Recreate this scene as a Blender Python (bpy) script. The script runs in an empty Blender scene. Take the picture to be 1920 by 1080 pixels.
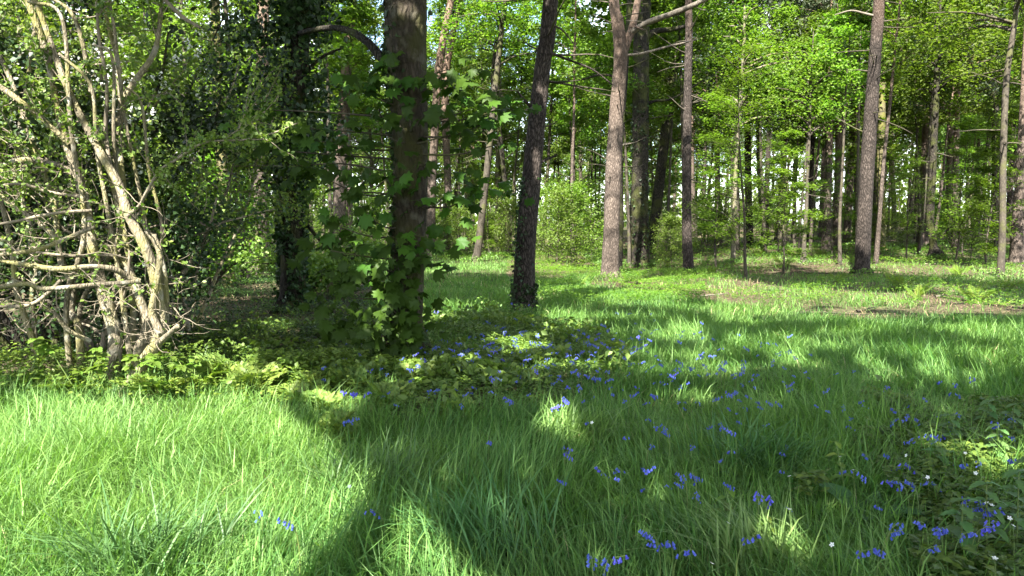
import bpy, math, random
import numpy as np
from mathutils import Vector

sc = bpy.context.scene
COL = sc.collection
R = math.radians
rng = np.random.default_rng(7)
random.seed(7)

# ------------------------------------------------------------------ camera
EYE = 1.6
FPX = 1397.0
PITCH = math.atan(120 / FPX)
cam_d = bpy.data.cameras.new('camera')
cam_d.sensor_width = 36
cam_d.lens = FPX / 1920 * 36
cam_d.clip_end = 1500
cam_d.clip_start = 0.05
cam = bpy.data.objects.new('camera', cam_d)
COL.objects.link(cam)
cam.location = (0, 0, EYE)
cam.rotation_euler = (math.pi / 2 - PITCH, 0, 0)
sc.camera = cam

# ------------------------------------------------------------------ light
SUN_EL = R(50)
SUN_H = np.array([0.35, 0.9368])          # horizontal travel direction of the light
L3 = np.array([SUN_H[0] * math.cos(SUN_EL), SUN_H[1] * math.cos(SUN_EL), -math.sin(SUN_EL)])
KS = SUN_H / math.tan(SUN_EL)             # ground offset per metre of height
sun_d = bpy.data.lights.new('sun', 'SUN')
sun_d.energy = 5.0
sun_d.angle = R(0.53)
sun_d.color = (1.0, 0.955, 0.87)
sun = bpy.data.objects.new('sun', sun_d)
COL.objects.link(sun)
sun.rotation_euler = Vector(L3).to_track_quat('-Z', 'Y').to_euler()
sun.location = (0, 0, 40)

w = bpy.data.worlds.new('World')
sc.world = w
w.use_nodes = True
nt = w.node_tree
nt.nodes.clear()
n_out = nt.nodes.new('ShaderNodeOutputWorld')
n_bg = nt.nodes.new('ShaderNodeBackground')
n_sky = nt.nodes.new('ShaderNodeTexSky')
n_sky.sky_type = 'NISHITA'
n_sky.sun_disc = False
n_sky.sun_elevation = SUN_EL
n_sky.sun_rotation = math.atan2(-SUN_H[0], -SUN_H[1])
n_tc = nt.nodes.new('ShaderNodeTexCoord')
n_no = nt.nodes.new('ShaderNodeTexNoise')
n_no.inputs['Scale'].default_value = 3.2
n_no.inputs['Detail'].default_value = 6
n_no.inputs['Roughness'].default_value = 0.55
n_cr = nt.nodes.new('ShaderNodeValToRGB')
n_cr.color_ramp.elements[0].position = 0.44
n_cr.color_ramp.elements[1].position = 0.62
n_mx = nt.nodes.new('ShaderNodeMixRGB')
n_mx.inputs[2].default_value = (9.0, 9.3, 9.8, 1)
nt.links.new(n_tc.outputs['Generated'], n_no.inputs['Vector'])
nt.links.new(n_no.outputs['Fac'], n_cr.inputs['Fac'])
nt.links.new(n_cr.outputs['Color'], n_mx.inputs[0])
nt.links.new(n_sky.outputs['Color'], n_mx.inputs[1])
nt.links.new(n_mx.outputs['Color'], n_bg.inputs['Color'])
n_bg.inputs['Strength'].default_value = 0.075
nt.links.new(n_bg.outputs['Background'], n_out.inputs['Surface'])

sc.view_settings.view_transform = 'Standard'
sc.view_settings.look = 'None'
sc.view_settings.gamma = 1.0
sc.view_settings.exposure = 2.95
sc.view_settings.use_curve_mapping = False
sc.render.engine = 'CYCLES'
sc.cycles.max_bounces = 6
sc.cycles.diffuse_bounces = 3
sc.cycles.glossy_bounces = 1
sc.cycles.transmission_bounces = 4
sc.cycles.transparent_max_bounces = 4
sc.cycles.use_denoising = True
sc.cycles.caustics_reflective = False
sc.cycles.caustics_refractive = False

# ------------------------------------------------------------------ helpers: numbers
def hash2(ix, iy, seed):
    h = np.sin(ix * 127.1 + iy * 311.7 + seed * 74.7) * 43758.5453
    return h - np.floor(h)

def vnoise(x, y, seed=0):
    x = np.asarray(x, float); y = np.asarray(y, float)
    ix = np.floor(x); iy = np.floor(y)
    fx = x - ix; fy = y - iy
    fx = fx * fx * (3 - 2 * fx); fy = fy * fy * (3 - 2 * fy)
    a = hash2(ix, iy, seed); b = hash2(ix + 1, iy, seed)
    c = hash2(ix, iy + 1, seed); d = hash2(ix + 1, iy + 1, seed)
    return (a * (1 - fx) + b * fx) * (1 - fy) + (c * (1 - fx) + d * fx) * fy

def fnoise(x, y, seed=0):
    return 0.55 * vnoise(x, y, seed) + 0.3 * vnoise(x * 2.1, y * 2.1, seed + 3) + 0.15 * vnoise(x * 4.3, y * 4.3, seed + 7)

def gh(x, y):
    x = np.asarray(x, float); y = np.asarray(y, float)
    z = 0.14 * (vnoise(x / 5, y / 5, 1) - 0.5) + 0.05 * (vnoise(x / 1.3, y / 1.3, 2) - 0.5)
    rise = np.clip(y - 24, 0, 50) * 0.022 * np.clip((x - 2) / 8, 0, 1)
    return z + rise

def W(px, py, d):
    """a point seen at pixel (px, py) of the 1920x1080 photograph, d metres ahead"""
    rx = (px - 960) / FPX; uy = (540 - py) / FPX
    cy = math.cos(PITCH); sy = math.sin(PITCH)
    v = np.array([rx, cy + uy * sy, -sy + uy * cy])
    return np.array([0, 0, EYE]) + v * (d / v[1])

def G(px, py, h=0.0):
    """ground point (or point at height h) seen at a pixel"""
    rx = (px - 960) / FPX; uy = (540 - py) / FPX
    cy = math.cos(PITCH); sy = math.sin(PITCH)
    v = np.array([rx, cy + uy * sy, -sy + uy * cy])
    t = (h - EYE) / v[2]
    p = v * t
    return np.array([p[0], p[1], float(gh(p[0], p[1]))])

def gp(x, y):
    return np.array([x, y, float(gh(x, y))])

# ------------------------------------------------------------------ helpers: meshes
class MB:
    def __init__(s):
        s.V = []; s.T = []; s.C = []; s.n = 0
    def add(s, V, T, tint=0.5):
        V = np.asarray(V, float); T = np.asarray(T, int)
        s.V.append(V); s.T.append(T + s.n); s.n += len(V)
        c = np.full(len(V), tint) if np.isscalar(tint) else np.asarray(tint, float)
        s.C.append(c)
    def mesh(s, name, mat, origin=None):
        V = np.concatenate(s.V); T = np.concatenate(s.T); C = np.concatenate(s.C)
        if origin is not None: V = V - np.asarray(origin)
        me = bpy.data.meshes.new(name)
        nt_ = len(T)
        me.vertices.add(len(V)); me.loops.add(nt_ * 3); me.polygons.add(nt_)
        me.vertices.foreach_set('co', V.astype(np.float32).ravel())
        me.loops.foreach_set('vertex_index', T.astype(np.int32).ravel())
        me.polygons.foreach_set('loop_start', np.arange(0, nt_ * 3, 3, dtype=np.int32))
        me.polygons.foreach_set('loop_total', np.full(nt_, 3, dtype=np.int32))
        at = me.attributes.new('tint', 'FLOAT', 'POINT')
        at.data.foreach_set('value', C.astype(np.float32))
        me.update(calc_edges=True)
        me.materials.append(mat)
        return me
    def build(s, name, mat, parent=None, origin=None, stuff=False):
        o = bpy.data.objects.new(name, s.mesh(name, mat, origin))
        COL.objects.link(o)
        if parent is not None: o.parent = parent
        if stuff: o['kind'] = 'stuff'
        return o

def thing(name, label, cat, loc=(0, 0, 0), group=None, rz=0.0):
    o = bpy.data.objects.new(name, None)
    COL.objects.link(o)
    o.location = tuple(float(v) for v in loc); o.rotation_euler = (0, 0, rz)
    o.empty_display_size = 0.2
    o['label'] = label; o['category'] = cat
    if group: o['group'] = group
    return o

def link_mesh(name, me, parent=None, loc=(0, 0, 0), rot=(0, 0, 0), s=1.0):
    o = bpy.data.objects.new(name, me); COL.objects.link(o)
    if parent is not None: o.parent = parent
    o.location = tuple(float(v) for v in loc); o.rotation_euler = rot
    o.scale = (s, s, s) if np.isscalar(s) else s
    return o

def copy_thing(root, kids, loc, rz=0.0, s=1.0, label=None, group=None, tilt=(0, 0)):
    r = root.copy(); COL.objects.link(r)
    r.location = tuple(float(v) for v in loc); r.rotation_euler = (tilt[0], tilt[1], rz)
    r.scale = (s, s, s)
    if label: r['label'] = label
    if group: r['group'] = group
    for ch in kids:
        c = ch.copy(); COL.objects.link(c); c.parent = r
    return r

def catmull(P, n):
    P = np.asarray(P, float)
    if len(P) == 2:
        t = np.linspace(0, 1, n)[:, None]
        return P[0] * (1 - t) + P[1] * t
    Q = np.vstack([2 * P[0] - P[1], P, 2 * P[-1] - P[-2]])
    m = len(P) - 1
    u = np.linspace(0, m, n)
    i = np.minimum(u.astype(int), m - 1); f = (u - i)[:, None]
    p0, p1, p2, p3 = Q[i], Q[i + 1], Q[i + 2], Q[i + 3]
    return 0.5 * ((2 * p1) + (p2 - p0) * f + (2 * p0 - 5 * p1 + 4 * p2 - p3) * f ** 2 + (3 * p1 - p0 - 3 * p2 + p3) * f ** 3)

def tube(P, rad, sides=8, n=12, wob=0.0, r_=None):
    r_ = r_ or rng
    P = np.asarray(P, float); rad = np.asarray(rad, float)
    C = catmull(P, n)
    rr = np.interp(np.linspace(0, 1, n), np.linspace(0, 1, len(rad)), rad)
    D = np.gradient(C, axis=0); D /= np.linalg.norm(D, axis=1)[:, None] + 1e-9
    a = np.array([1.0, 0, 0]) if abs(D[0, 0]) < 0.8 else np.array([0, 1.0, 0])
    V = np.zeros((n, sides, 3))
    ang = np.arange(sides) / sides * 2 * np.pi
    ph = r_.uniform(0, 6.28, 6)
    for i in range(n):
        a = a - D[i] * a.dot(D[i]); a /= np.linalg.norm(a)
        b = np.cross(D[i], a)
        k = rr[i]
        if wob:
            s = i / n
            k = rr[i] * (1 + wob * (0.5 * np.sin(3 * ang + ph[0] + s * 5) + 0.45 * np.sin(5 * ang + ph[1] - s * 9)
                                    + 0.35 * np.sin(2 * ang + ph[2] + s * 23) + 0.5 * r_.uniform(-1, 1, sides)))
            V[i] = C[i] + np.outer(np.cos(ang) * k, a) + np.outer(np.sin(ang) * k, b)
        else:
            V[i] = C[i] + np.outer(np.cos(ang) * k, a) + np.outer(np.sin(ang) * k, b)
    T = []
    idx = np.arange(sides); nx = (idx + 1) % sides
    for i in range(n - 1):
        A = i * sides + idx; B = i * sides + nx; Cc = (i + 1) * sides + nx; Dd = (i + 1) * sides + idx
        T.append(np.stack([A, B, Cc], 1)); T.append(np.stack([A, Cc, Dd], 1))
    V = V.reshape(-1, 3)
    tip = len(V)
    V = np.vstack([V, C[-1] + D[-1] * rr[-1] * 0.3])
    e = (n - 1) * sides
    T.append(np.stack([e + idx, e + nx, np.full(sides, tip)], 1))
    return V, np.concatenate(T)

def unit(v):
    return v / (np.linalg.norm(v, axis=-1, keepdims=True) + 1e-9)

def cards(P, size, up=0.6, aspect=0.6, tint=None, fold=0.18, droop=0.0, r_=None, dirs=None):
    """pointed, slightly folded leaves: four corners, two triangles each"""
    r_ = r_ or rng
    P = np.asarray(P, float); N = len(P)
    size = np.broadcast_to(np.asarray(size, float), (N,)) * r_.uniform(0.7, 1.3, N)
    nrm = r_.normal(size=(N, 3)); nrm = unit(nrm) * (1 - up); nrm[:, 2] += up; nrm = unit(nrm)
    t = r_.normal(size=(N, 3)) if dirs is None else np.asarray(dirs, float)
    t = unit(t - nrm * (t * nrm).sum(1)[:, None])
    t[:, 2] -= droop; t = unit(t)
    s = np.cross(nrm, t)
    a = size[:, None]
    v0 = P - t * a * 0.5
    v2 = P + t * a * 0.5
    v1 = P + s * a * aspect * 0.5 + nrm * a * fold - t * a * 0.08
    v3 = P - s * a * aspect * 0.5 + nrm * a * fold - t * a * 0.08
    V = np.stack([v0, v1, v2, v3], 1).reshape(-1, 3)
    b = np.arange(N)[:, None] * 4
    T = np.concatenate([b + np.array([0, 1, 2]), b + np.array([0, 2, 3])], 0)
    c = r_.uniform(0, 1, N) if tint is None else np.broadcast_to(np.asarray(tint, float), (N,))
    return V, T, np.repeat(c, 4)

# ------------------------------------------------------------------ materials
def new_mat(name):
    m = bpy.data.materials.new(name); m.use_nodes = True
    m.node_tree.nodes.clear()
    return m, m.node_tree.nodes, m.node_tree.links

def leaf_mat(name, ca, cb, trans=0.4, tcol=None, rough=0.5, spec=0.3, var=0.35):
    m, N, K = new_mat(name)
    out = N.new('ShaderNodeOutputMaterial')
    at = N.new('ShaderNodeAttribute'); at.attribute_name = 'tint'
    oi = N.new('ShaderNodeObjectInfo')
    mx = N.new('ShaderNodeMixRGB'); mx.inputs[1].default_value = (*ca, 1); mx.inputs[2].default_value = (*cb, 1)
    K.new(at.outputs['Fac'], mx.inputs[0])
    hs = N.new('ShaderNodeHueSaturation')
    mr = N.new('ShaderNodeMapRange'); mr.inputs[3].default_value = 1 - var; mr.inputs[4].default_value = 1 + var
    K.new(oi.outputs['Random'], mr.inputs[0]); K.new(mr.outputs[0], hs.inputs['Value'])
    mr2 = N.new('ShaderNodeMapRange'); mr2.inputs[3].default_value = 0.485; mr2.inputs[4].default_value = 0.515
    K.new(oi.outputs['Random'], mr2.inputs[0]); K.new(mr2.outputs[0], hs.inputs['Hue'])
    K.new(mx.outputs[0], hs.inputs['Color'])
    pb = N.new('ShaderNodeBsdfPrincipled'); pb.inputs['Roughness'].default_value = rough
    pb.inputs['Specular IOR Level'].default_value = spec
    K.new(hs.outputs[0], pb.inputs['Base Color'])
    tr = N.new('ShaderNodeBsdfTranslucent')
    tm = N.new('ShaderNodeMixRGB'); tm.blend_type = 'MULTIPLY'; tm.inputs[0].default_value = 1
    tc = tcol or (1.25, 1.35, 0.5)
    tm.inputs[2].default_value = (*tc, 1)
    K.new(hs.outputs[0], tm.inputs[1]); K.new(tm.outputs[0], tr.inputs['Color'])
    ms = N.new('ShaderNodeMixShader'); ms.inputs[0].default_value = trans
    K.new(pb.outputs[0], ms.inputs[1]); K.new(tr.outputs[0], ms.inputs[2])
    K.new(ms.outputs[0], out.inputs['Surface'])
    return m

def bark_mat(name, ca, cb, moss=None, moss_amt=0.0, sc_=(9, 9, 1.6), upper=None, up_z=(6, 10), bump=0.6, lich=None, crack=0.85):
    m, N, K = new_mat(name)
    out = N.new('ShaderNodeOutputMaterial')
    tc = N.new('ShaderNodeTexCoord')
    mp = N.new('ShaderNodeMapping'); mp.inputs['Scale'].default_value = sc_
    wn = N.new('ShaderNodeTexNoise'); wn.inputs['Scale'].default_value = 5; wn.inputs['Detail'].default_value = 3
    K.new(tc.outputs['Object'], wn.inputs['Vector'])
    wa = N.new('ShaderNodeMixRGB'); wa.blend_type = 'ADD'; wa.inputs[0].default_value = 0.12
    K.new(tc.outputs['Object'], wa.inputs[1]); K.new(wn.outputs['Color'], wa.inputs[2])
    K.new(wa.outputs[0], mp.inputs['Vector'])
    no = N.new('ShaderNodeTexNoise'); no.inputs['Scale'].default_value = 2.2; no.inputs['Detail'].default_value = 8; no.inputs['Roughness'].default_value = 0.65
    K.new(mp.outputs[0], no.inputs['Vector'])
    vo = N.new('ShaderNodeTexVoronoi'); vo.feature = 'DISTANCE_TO_EDGE'; vo.inputs['Scale'].default_value = 2.0
    K.new(mp.outputs[0], vo.inputs['Vector'])
    vr = N.new('ShaderNodeMapRange'); vr.inputs[2].default_value = 0.3; vr.inputs[3].default_value = 1 - crack
    K.new(vo.outputs['Distance'], vr.inputs[0])
    mu = N.new('ShaderNodeMath'); mu.operation = 'MULTIPLY'
    K.new(vr.outputs[0], mu.inputs[0]); K.new(no.outputs['Fac'], mu.inputs[1])
    cr = N.new('ShaderNodeMapRange'); cr.inputs[1].default_value = 0.1; cr.inputs[2].default_value = 0.6
    K.new(mu.outputs[0], cr.inputs[0])
    mx = N.new('ShaderNodeMixRGB'); mx.inputs[1].default_value = (*ca, 1); mx.inputs[2].default_value = (*cb, 1)
    K.new(cr.outputs[0], mx.inputs[0])
    col = mx.outputs[0]
    if upper is not None:
        se = N.new('ShaderNodeSeparateXYZ'); K.new(tc.outputs['Object'], se.inputs[0])
        ur = N.new('ShaderNodeMapRange'); ur.inputs[1].default_value = up_z[0]; ur.inputs[2].default_value = up_z[1]
        K.new(se.outputs['Z'], ur.inputs[0])
        ux = N.new('ShaderNodeMixRGB'); ux.inputs[2].default_value = (*upper, 1)
        um = N.new('ShaderNodeMath'); um.operation = 'MULTIPLY'; um.inputs[1].default_value = 0.85
        K.new(ur.outputs[0], um.inputs[0]); K.new(um.outputs[0], ux.inputs[0]); K.new(col, ux.inputs[1])
        col = ux.outputs[0]
    def patches(colr, amt, s, col):
        n2 = N.new('ShaderNodeTexNoise'); n2.inputs['Scale'].default_value = s; n2.inputs['Detail'].default_value = 5
        K.new(tc.outputs['Object'], n2.inputs['Vector'])
        r2 = N.new('ShaderNodeMapRange'); r2.inputs[1].default_value = 0.62 - 0.3 * amt; r2.inputs[2].default_value = 0.75 - 0.3 * amt
        K.new(n2.outputs['Fac'], r2.inputs[0])
        m2 = N.new('ShaderNodeMixRGB'); m2.inputs[2].default_value = (*colr, 1)
        q = N.new('ShaderNodeMath'); q.operation = 'MULTIPLY'; q.inputs[1].default_value = 0.8
        K.new(r2.outputs[0], q.inputs[0]); K.new(q.outputs[0], m2.inputs[0]); K.new(col, m2.inputs[1])
        return m2.outputs[0]
    n3 = N.new('ShaderNodeTexNoise'); n3.inputs['Scale'].default_value = 1.1; n3.inputs['Detail'].default_value = 4; n3.inputs['Roughness'].default_value = 0.7
    K.new(tc.outputs['Object'], n3.inputs['Vector'])
    r3 = N.new('ShaderNodeMapRange'); r3.inputs[1].default_value = 0.36; r3.inputs[2].default_value = 0.64; r3.inputs[3].default_value = 0.55; r3.inputs[4].default_value = 1.25
    K.new(n3.outputs['Fac'], r3.inputs[0])
    hv = N.new('ShaderNodeHueSaturation'); K.new(r3.outputs[0], hv.inputs['Value']); K.new(col, hv.inputs['Color']); col = hv.outputs[0]
    if moss is not None: col = patches(moss, moss_amt, 2.4, col)
    if lich is not None: col = patches(lich, 0.25, 7.0, col)
    pb = N.new('ShaderNodeBsdfPrincipled'); pb.inputs['Roughness'].default_value = 0.9
    pb.inputs['Specular IOR Level'].default_value = 0.15
    K.new(col, pb.inputs['Base Color'])
    bp = N.new('ShaderNodeBump'); bp.inputs['Strength'].default_value = bump; bp.inputs['Distance'].default_value = 0.07
    K.new(mu.outputs[0], bp.inputs['Height']); K.new(bp.outputs[0], pb.inputs['Normal'])
    K.new(pb.outputs[0], out.inputs['Surface'])
    return m

M = {}
M['grass'] = leaf_mat('grass_blade', (0.050, 0.132, 0.028), (0.178, 0.285, 0.072), trans=0.40, tcol=(1.15, 1.3, 0.5), rough=0.5, spec=0.25, var=0.0)
M['herb'] = leaf_mat('herb_leaf', (0.055, 0.115, 0.022), (0.15, 0.22, 0.035), trans=0.35, rough=0.5, var=0.15)
M['shade_toned_herb'] = leaf_mat('shade_darkened_herb_leaf', (0.010, 0.026, 0.006), (0.030, 0.060, 0.013), trans=0.3, var=0.1)  # herb green darkened to stand in for deep shade under the ivy trunk
M['spring'] = leaf_mat('spring_leaf', (0.040, 0.092, 0.014), (0.142, 0.208, 0.030), trans=0.5, tcol=(1.25, 1.5, 0.5), rough=0.5, var=0.35)
M['oakleaf'] = leaf_mat('dull_spring_leaf', (0.050, 0.088, 0.014), (0.128, 0.170, 0.030), trans=0.5, tcol=(1.25, 1.5, 0.5), rough=0.5, var=0.3)
M['haw'] = leaf_mat('hawthorn_leaf', (0.055, 0.11, 0.02), (0.15, 0.21, 0.04), trans=0.38, rough=0.5, var=0.1)
M['syc'] = leaf_mat('sycamore_leaf', (0.014, 0.038, 0.005), (0.052, 0.105, 0.012), trans=0.34, rough=0.5, spec=0.12, var=0.3)
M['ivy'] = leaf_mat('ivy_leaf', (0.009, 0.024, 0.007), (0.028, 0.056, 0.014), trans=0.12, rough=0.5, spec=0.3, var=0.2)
M['needle'] = leaf_mat('pine_needles', (0.022, 0.042, 0.018), (0.06, 0.082, 0.03), trans=0.2, rough=0.55, var=0.25)
M['fern'] = leaf_mat('fern_frond', (0.09, 0.16, 0.022), (0.16, 0.23, 0.03), trans=0.4, var=0.2)
M['petal_white'] = leaf_mat('white_petal', (0.75, 0.76, 0.70), (0.82, 0.82, 0.80), trans=0.3, tcol=(1, 1, 1), var=0.0)
M['petal_blue'] = leaf_mat('bluebell_petal', (0.046, 0.062, 0.38), (0.125, 0.155, 0.58), trans=0.3, tcol=(1, 1, 1.1), var=0.2)
M['litter'] = leaf_mat('dead_leaf', (0.06, 0.042, 0.026), (0.165, 0.12, 0.078), trans=0.1, tcol=(1, 1, 1), rough=0.8, spec=0.1, var=0)
M['drygrass'] = leaf_mat('straw', (0.25, 0.21, 0.10), (0.42, 0.36, 0.20), trans=0.2, tcol=(1, 1, 1), rough=0.7, spec=0.1, var=0)
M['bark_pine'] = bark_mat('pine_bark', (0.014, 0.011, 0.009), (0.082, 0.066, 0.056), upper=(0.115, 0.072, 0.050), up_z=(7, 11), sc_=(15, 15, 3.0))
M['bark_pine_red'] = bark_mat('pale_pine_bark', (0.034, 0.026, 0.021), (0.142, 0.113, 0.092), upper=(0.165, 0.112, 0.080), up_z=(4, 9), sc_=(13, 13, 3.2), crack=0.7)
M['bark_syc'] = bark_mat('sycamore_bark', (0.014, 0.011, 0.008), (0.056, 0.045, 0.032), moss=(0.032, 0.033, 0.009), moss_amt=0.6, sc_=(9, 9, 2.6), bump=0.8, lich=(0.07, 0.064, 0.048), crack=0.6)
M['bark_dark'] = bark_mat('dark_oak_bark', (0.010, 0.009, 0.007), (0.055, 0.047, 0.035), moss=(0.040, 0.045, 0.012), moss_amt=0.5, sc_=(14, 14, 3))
M['bark_birch'] = bark_mat('smooth_pale_bark', (0.065, 0.056, 0.038), (0.175, 0.155, 0.112), moss=(0.09, 0.092, 0.03), moss_amt=0.5, sc_=(5, 5, 6), bump=0.2, crack=0.4)
M['bark_moss'] = bark_mat('mossy_yellow_bark', (0.045, 0.039, 0.020), (0.125, 0.112, 0.060), moss=(0.105, 0.102, 0.028), moss_amt=0.55, sc_=(7, 7, 3), bump=0.3, crack=0.5)
M['bark_haw'] = bark_mat('hawthorn_bark', (0.07, 0.058, 0.042), (0.285, 0.248, 0.165), moss=(0.155, 0.145, 0.05), moss_amt=0.5, sc_=(16, 16, 5), bump=0.5, lich=(0.24, 0.225, 0.18), crack=0.6)
M['bark_twig'] = bark_mat('twig_bark', (0.07, 0.058, 0.042), (0.22, 0.188, 0.135), sc_=(14, 14, 5), bump=0.2, crack=0.3)
M['bark_thin'] = bark_mat('young_stem_bark', (0.020, 0.017, 0.013), (0.082, 0.070, 0.053), moss=(0.06, 0.063, 0.022), moss_amt=0.35, sc_=(10, 10, 4), bump=0.2, crack=0.4)
M['stem'] = leaf_mat('green_stem', (0.08, 0.13, 0.03), (0.13, 0.18, 0.05), trans=0.1, var=0)
M['deadwood'] = bark_mat('bleached_dead_wood', (0.07, 0.058, 0.043), (0.20, 0.175, 0.14), sc_=(12, 12, 4), bump=0.3, crack=0.5)

def ground_mat():
    m, N, K = new_mat('woodland_floor')
    out = N.new('ShaderNodeOutputMaterial')
    tc = N.new('ShaderNodeTexCoord')
    a = N.new('ShaderNodeTexNoise'); a.inputs['Scale'].default_value = 0.35; a.inputs['Detail'].default_value = 6
    b = N.new('ShaderNodeTexNoise'); b.inputs['Scale'].default_value = 14; b.inputs['Detail'].default_value = 8; b.inputs['Roughness'].default_value = 0.7
    K.new(tc.outputs['Object'], a.inputs['Vector']); K.new(tc.outputs['Object'], b.inputs['Vector'])
    soil = N.new('ShaderNodeMixRGB'); soil.inputs[1].default_value = (0.028, 0.020, 0.014, 1); soil.inputs[2].default_value = (0.105, 0.080, 0.052, 1)
    K.new(b.outputs['Fac'], soil.inputs[0])
    gr = N.new('ShaderNodeMixRGB'); gr.inputs[1].default_value = (0.020, 0.034, 0.010, 1); gr.inputs[2].default_value = (0.055, 0.085, 0.02, 1)
    K.new(b.outputs['Fac'], gr.inputs[0])
    at = N.new('ShaderNodeAttribute'); at.attribute_name = 'tint'
    ad = N.new('ShaderNodeMath'); ad.operation = 'ADD'; ad.use_clamp = True
    sb = N.new('ShaderNodeMapRange'); sb.inputs[1].default_value = 0.35; sb.inputs[2].default_value = 0.65; sb.inputs[3].default_value = -0.3; sb.inputs[4].default_value = 0.3
    K.new(a.outputs['Fac'], sb.inputs[0]); K.new(sb.outputs[0], ad.inputs[0]); K.new(at.outputs['Fac'], ad.inputs[1])
    mx = N.new('ShaderNodeMixRGB'); K.new(ad.outputs[0], mx.inputs[0]); K.new(soil.outputs[0], mx.inputs[1]); K.new(gr.outputs[0], mx.inputs[2])
    pb = N.new('ShaderNodeBsdfPrincipled'); pb.inputs['Roughness'].default_value = 0.95; pb.inputs['Specular IOR Level'].default_value = 0.1
    K.new(mx.outputs[0], pb.inputs['Base Color'])
    bp = N.new('ShaderNodeBump'); bp.inputs['Strength'].default_value = 0.9; bp.inputs['Distance'].default_value = 0.05
    K.new(b.outputs['Fac'], bp.inputs['Height']); K.new(bp.outputs[0], pb.inputs['Normal'])
    K.new(pb.outputs[0], out.inputs['Surface'])
    return m
M['ground'] = ground_mat()

# ------------------------------------------------------------------ zones on the ground
def grass_density(x, y):
    """0..1: where long grass grows; the herb bed, the dark corner and the pine litter have little"""
    d = np.ones_like(x)
    herb = ((x + 0.75) / 2.1) ** 2 + ((y - 8.9) / 3.1) ** 2
    herb = herb + 0.8 * (fnoise(x * 1.3, y * 1.3, 11) - 0.5)
    d = np.where(herb < 1, 0.30, d)
    edge = -1.9 - 0.12 * (y - 7) + 0.6 * (fnoise(x, y, 12) - 0.5)
    dark = (x < edge) & (y > 7.75 + 0.9 * (fnoise(x * 1.2, y, 13) - 0.5)) & (y < 22)
    d = np.where(dark, 0.06, d)
    lit_ = (x > 1.0 + 0.16 * (y - 13)) & (y > 12.4 + 2.2 * (fnoise(x / 2, y / 2, 14) - 0.5) + np.clip(6.0 - x, 0, 9) * 1.35)
    d = np.where(lit_, 0.24 * np.clip((fnoise(x / 2.2, y / 2.2, 15) - 0.35) * 5, 0, 1.6) + 0.04, d)
    bare = ((x - 6.2) / 1.1) ** 2 + ((y - 13.0) / 0.8) ** 2
    d = np.where(bare < 1, 0.05, d)
    d = np.where((y > 26) & (x < 1.5), d * np.clip(1.3 - (y - 26) / 14, 0.15, 1), d)
    d = np.where((x > .54 * y + 1.6 * (fnoise(x * 2, y * 2, 67) - .5)) & (y < 6.2), d * .45, d)
    bush = (x > -0.2) & (x < 3.3) & (y > 22)
    d = np.where(bush, 0.12, d)
    return d

# ------------------------------------------------------------------ ground sheet
def make_ground():
    xs = np.concatenate([-np.geomspace(420, 14, 22), np.linspace(-13, 13, 105), np.geomspace(14, 420, 22)])
    ys = np.concatenate([-np.geomspace(420, 4, 18), np.linspace(-3, 34, 150), np.geomspace(35, 520, 34)])
    X, Y = np.meshgrid(xs, ys)
    Z = gh(X, Y)
    nx, ny = len(xs), len(ys)
    i, j = np.meshgrid(np.arange(nx - 1), np.arange(ny - 1))
    a = (j * nx + i).ravel(); b = a + 1; c = a + nx + 1; d = a + nx
    T = np.concatenate([np.stack([a, b, c], 1), np.stack([a, c, d], 1)])
    V = np.stack([X.ravel(), Y.ravel(), Z.ravel()], 1)
    mb = MB(); mb.add(V, T, np.clip(grass_density(X.ravel(), Y.ravel()), 0, 1))
    o = mb.build('ground', M['ground']); o['kind'] = 'structure'
    o['label'] = 'woodland floor of grass, soil and fallen leaves'
make_ground()

# ------------------------------------------------------------------ sunlit gaps: where the canopy above lets beams down
LIT = []     # (x, y, rx, ry) on the ground, after following the light down
def lit_ground(px, py, wpx, hpx):
    g = G(px, py); a = G(px - wpx, py); b0 = G(px, py + hpx); b1 = G(px, py - hpx)
    LIT.append((g[0], g[1], abs(g[0] - a[0]), max(0.12, abs(b1[1] - b0[1]) / 2)))
def lit_point(px, py, d, r):
    p = W(px, py, d); z = p[2]
    LIT.append((p[0] + KS[0] * z, p[1] + KS[1] * z, r, r))
for a in [(1070, 815, 55, 30), (850, 705, 95, 16), (650, 775, 50, 16), (1000, 672, 60, 12), (560, 740, 60, 22),
          (1720, 690, 85, 20), (1640, 690, 45, 12), (1285, 632, 28, 14), (1470, 672, 40, 14), (1400, 660, 30, 12), (1470, 765, 30, 12),
          (1740, 800, 45, 14), (1480, 1050, 75, 40), (1890, 650, 45, 40), (1890, 690, 40, 14), (1600, 800, 18, 10), (1010, 765, 30, 14),
          (1110, 550, 150, 24), (1200, 570, 70, 12), (1380, 582, 130, 13), (1560, 590, 120, 10), (1700, 575, 60, 10), (880, 515, 90, 24),
          (1230, 540, 60, 15), (1450, 490, 120, 14), (1690, 478, 60, 10), (1600, 500, 60, 10), (1800, 600, 60, 8), (1760, 540, 40, 10), (1880, 570, 40, 10),
          (1300, 1060, 30, 20), (1700, 860, 18, 8), (1330, 690, 18, 10), (1600, 660, 40, 8)]:
    lit_ground(*a)
N_GROUND = len(LIT)
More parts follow.
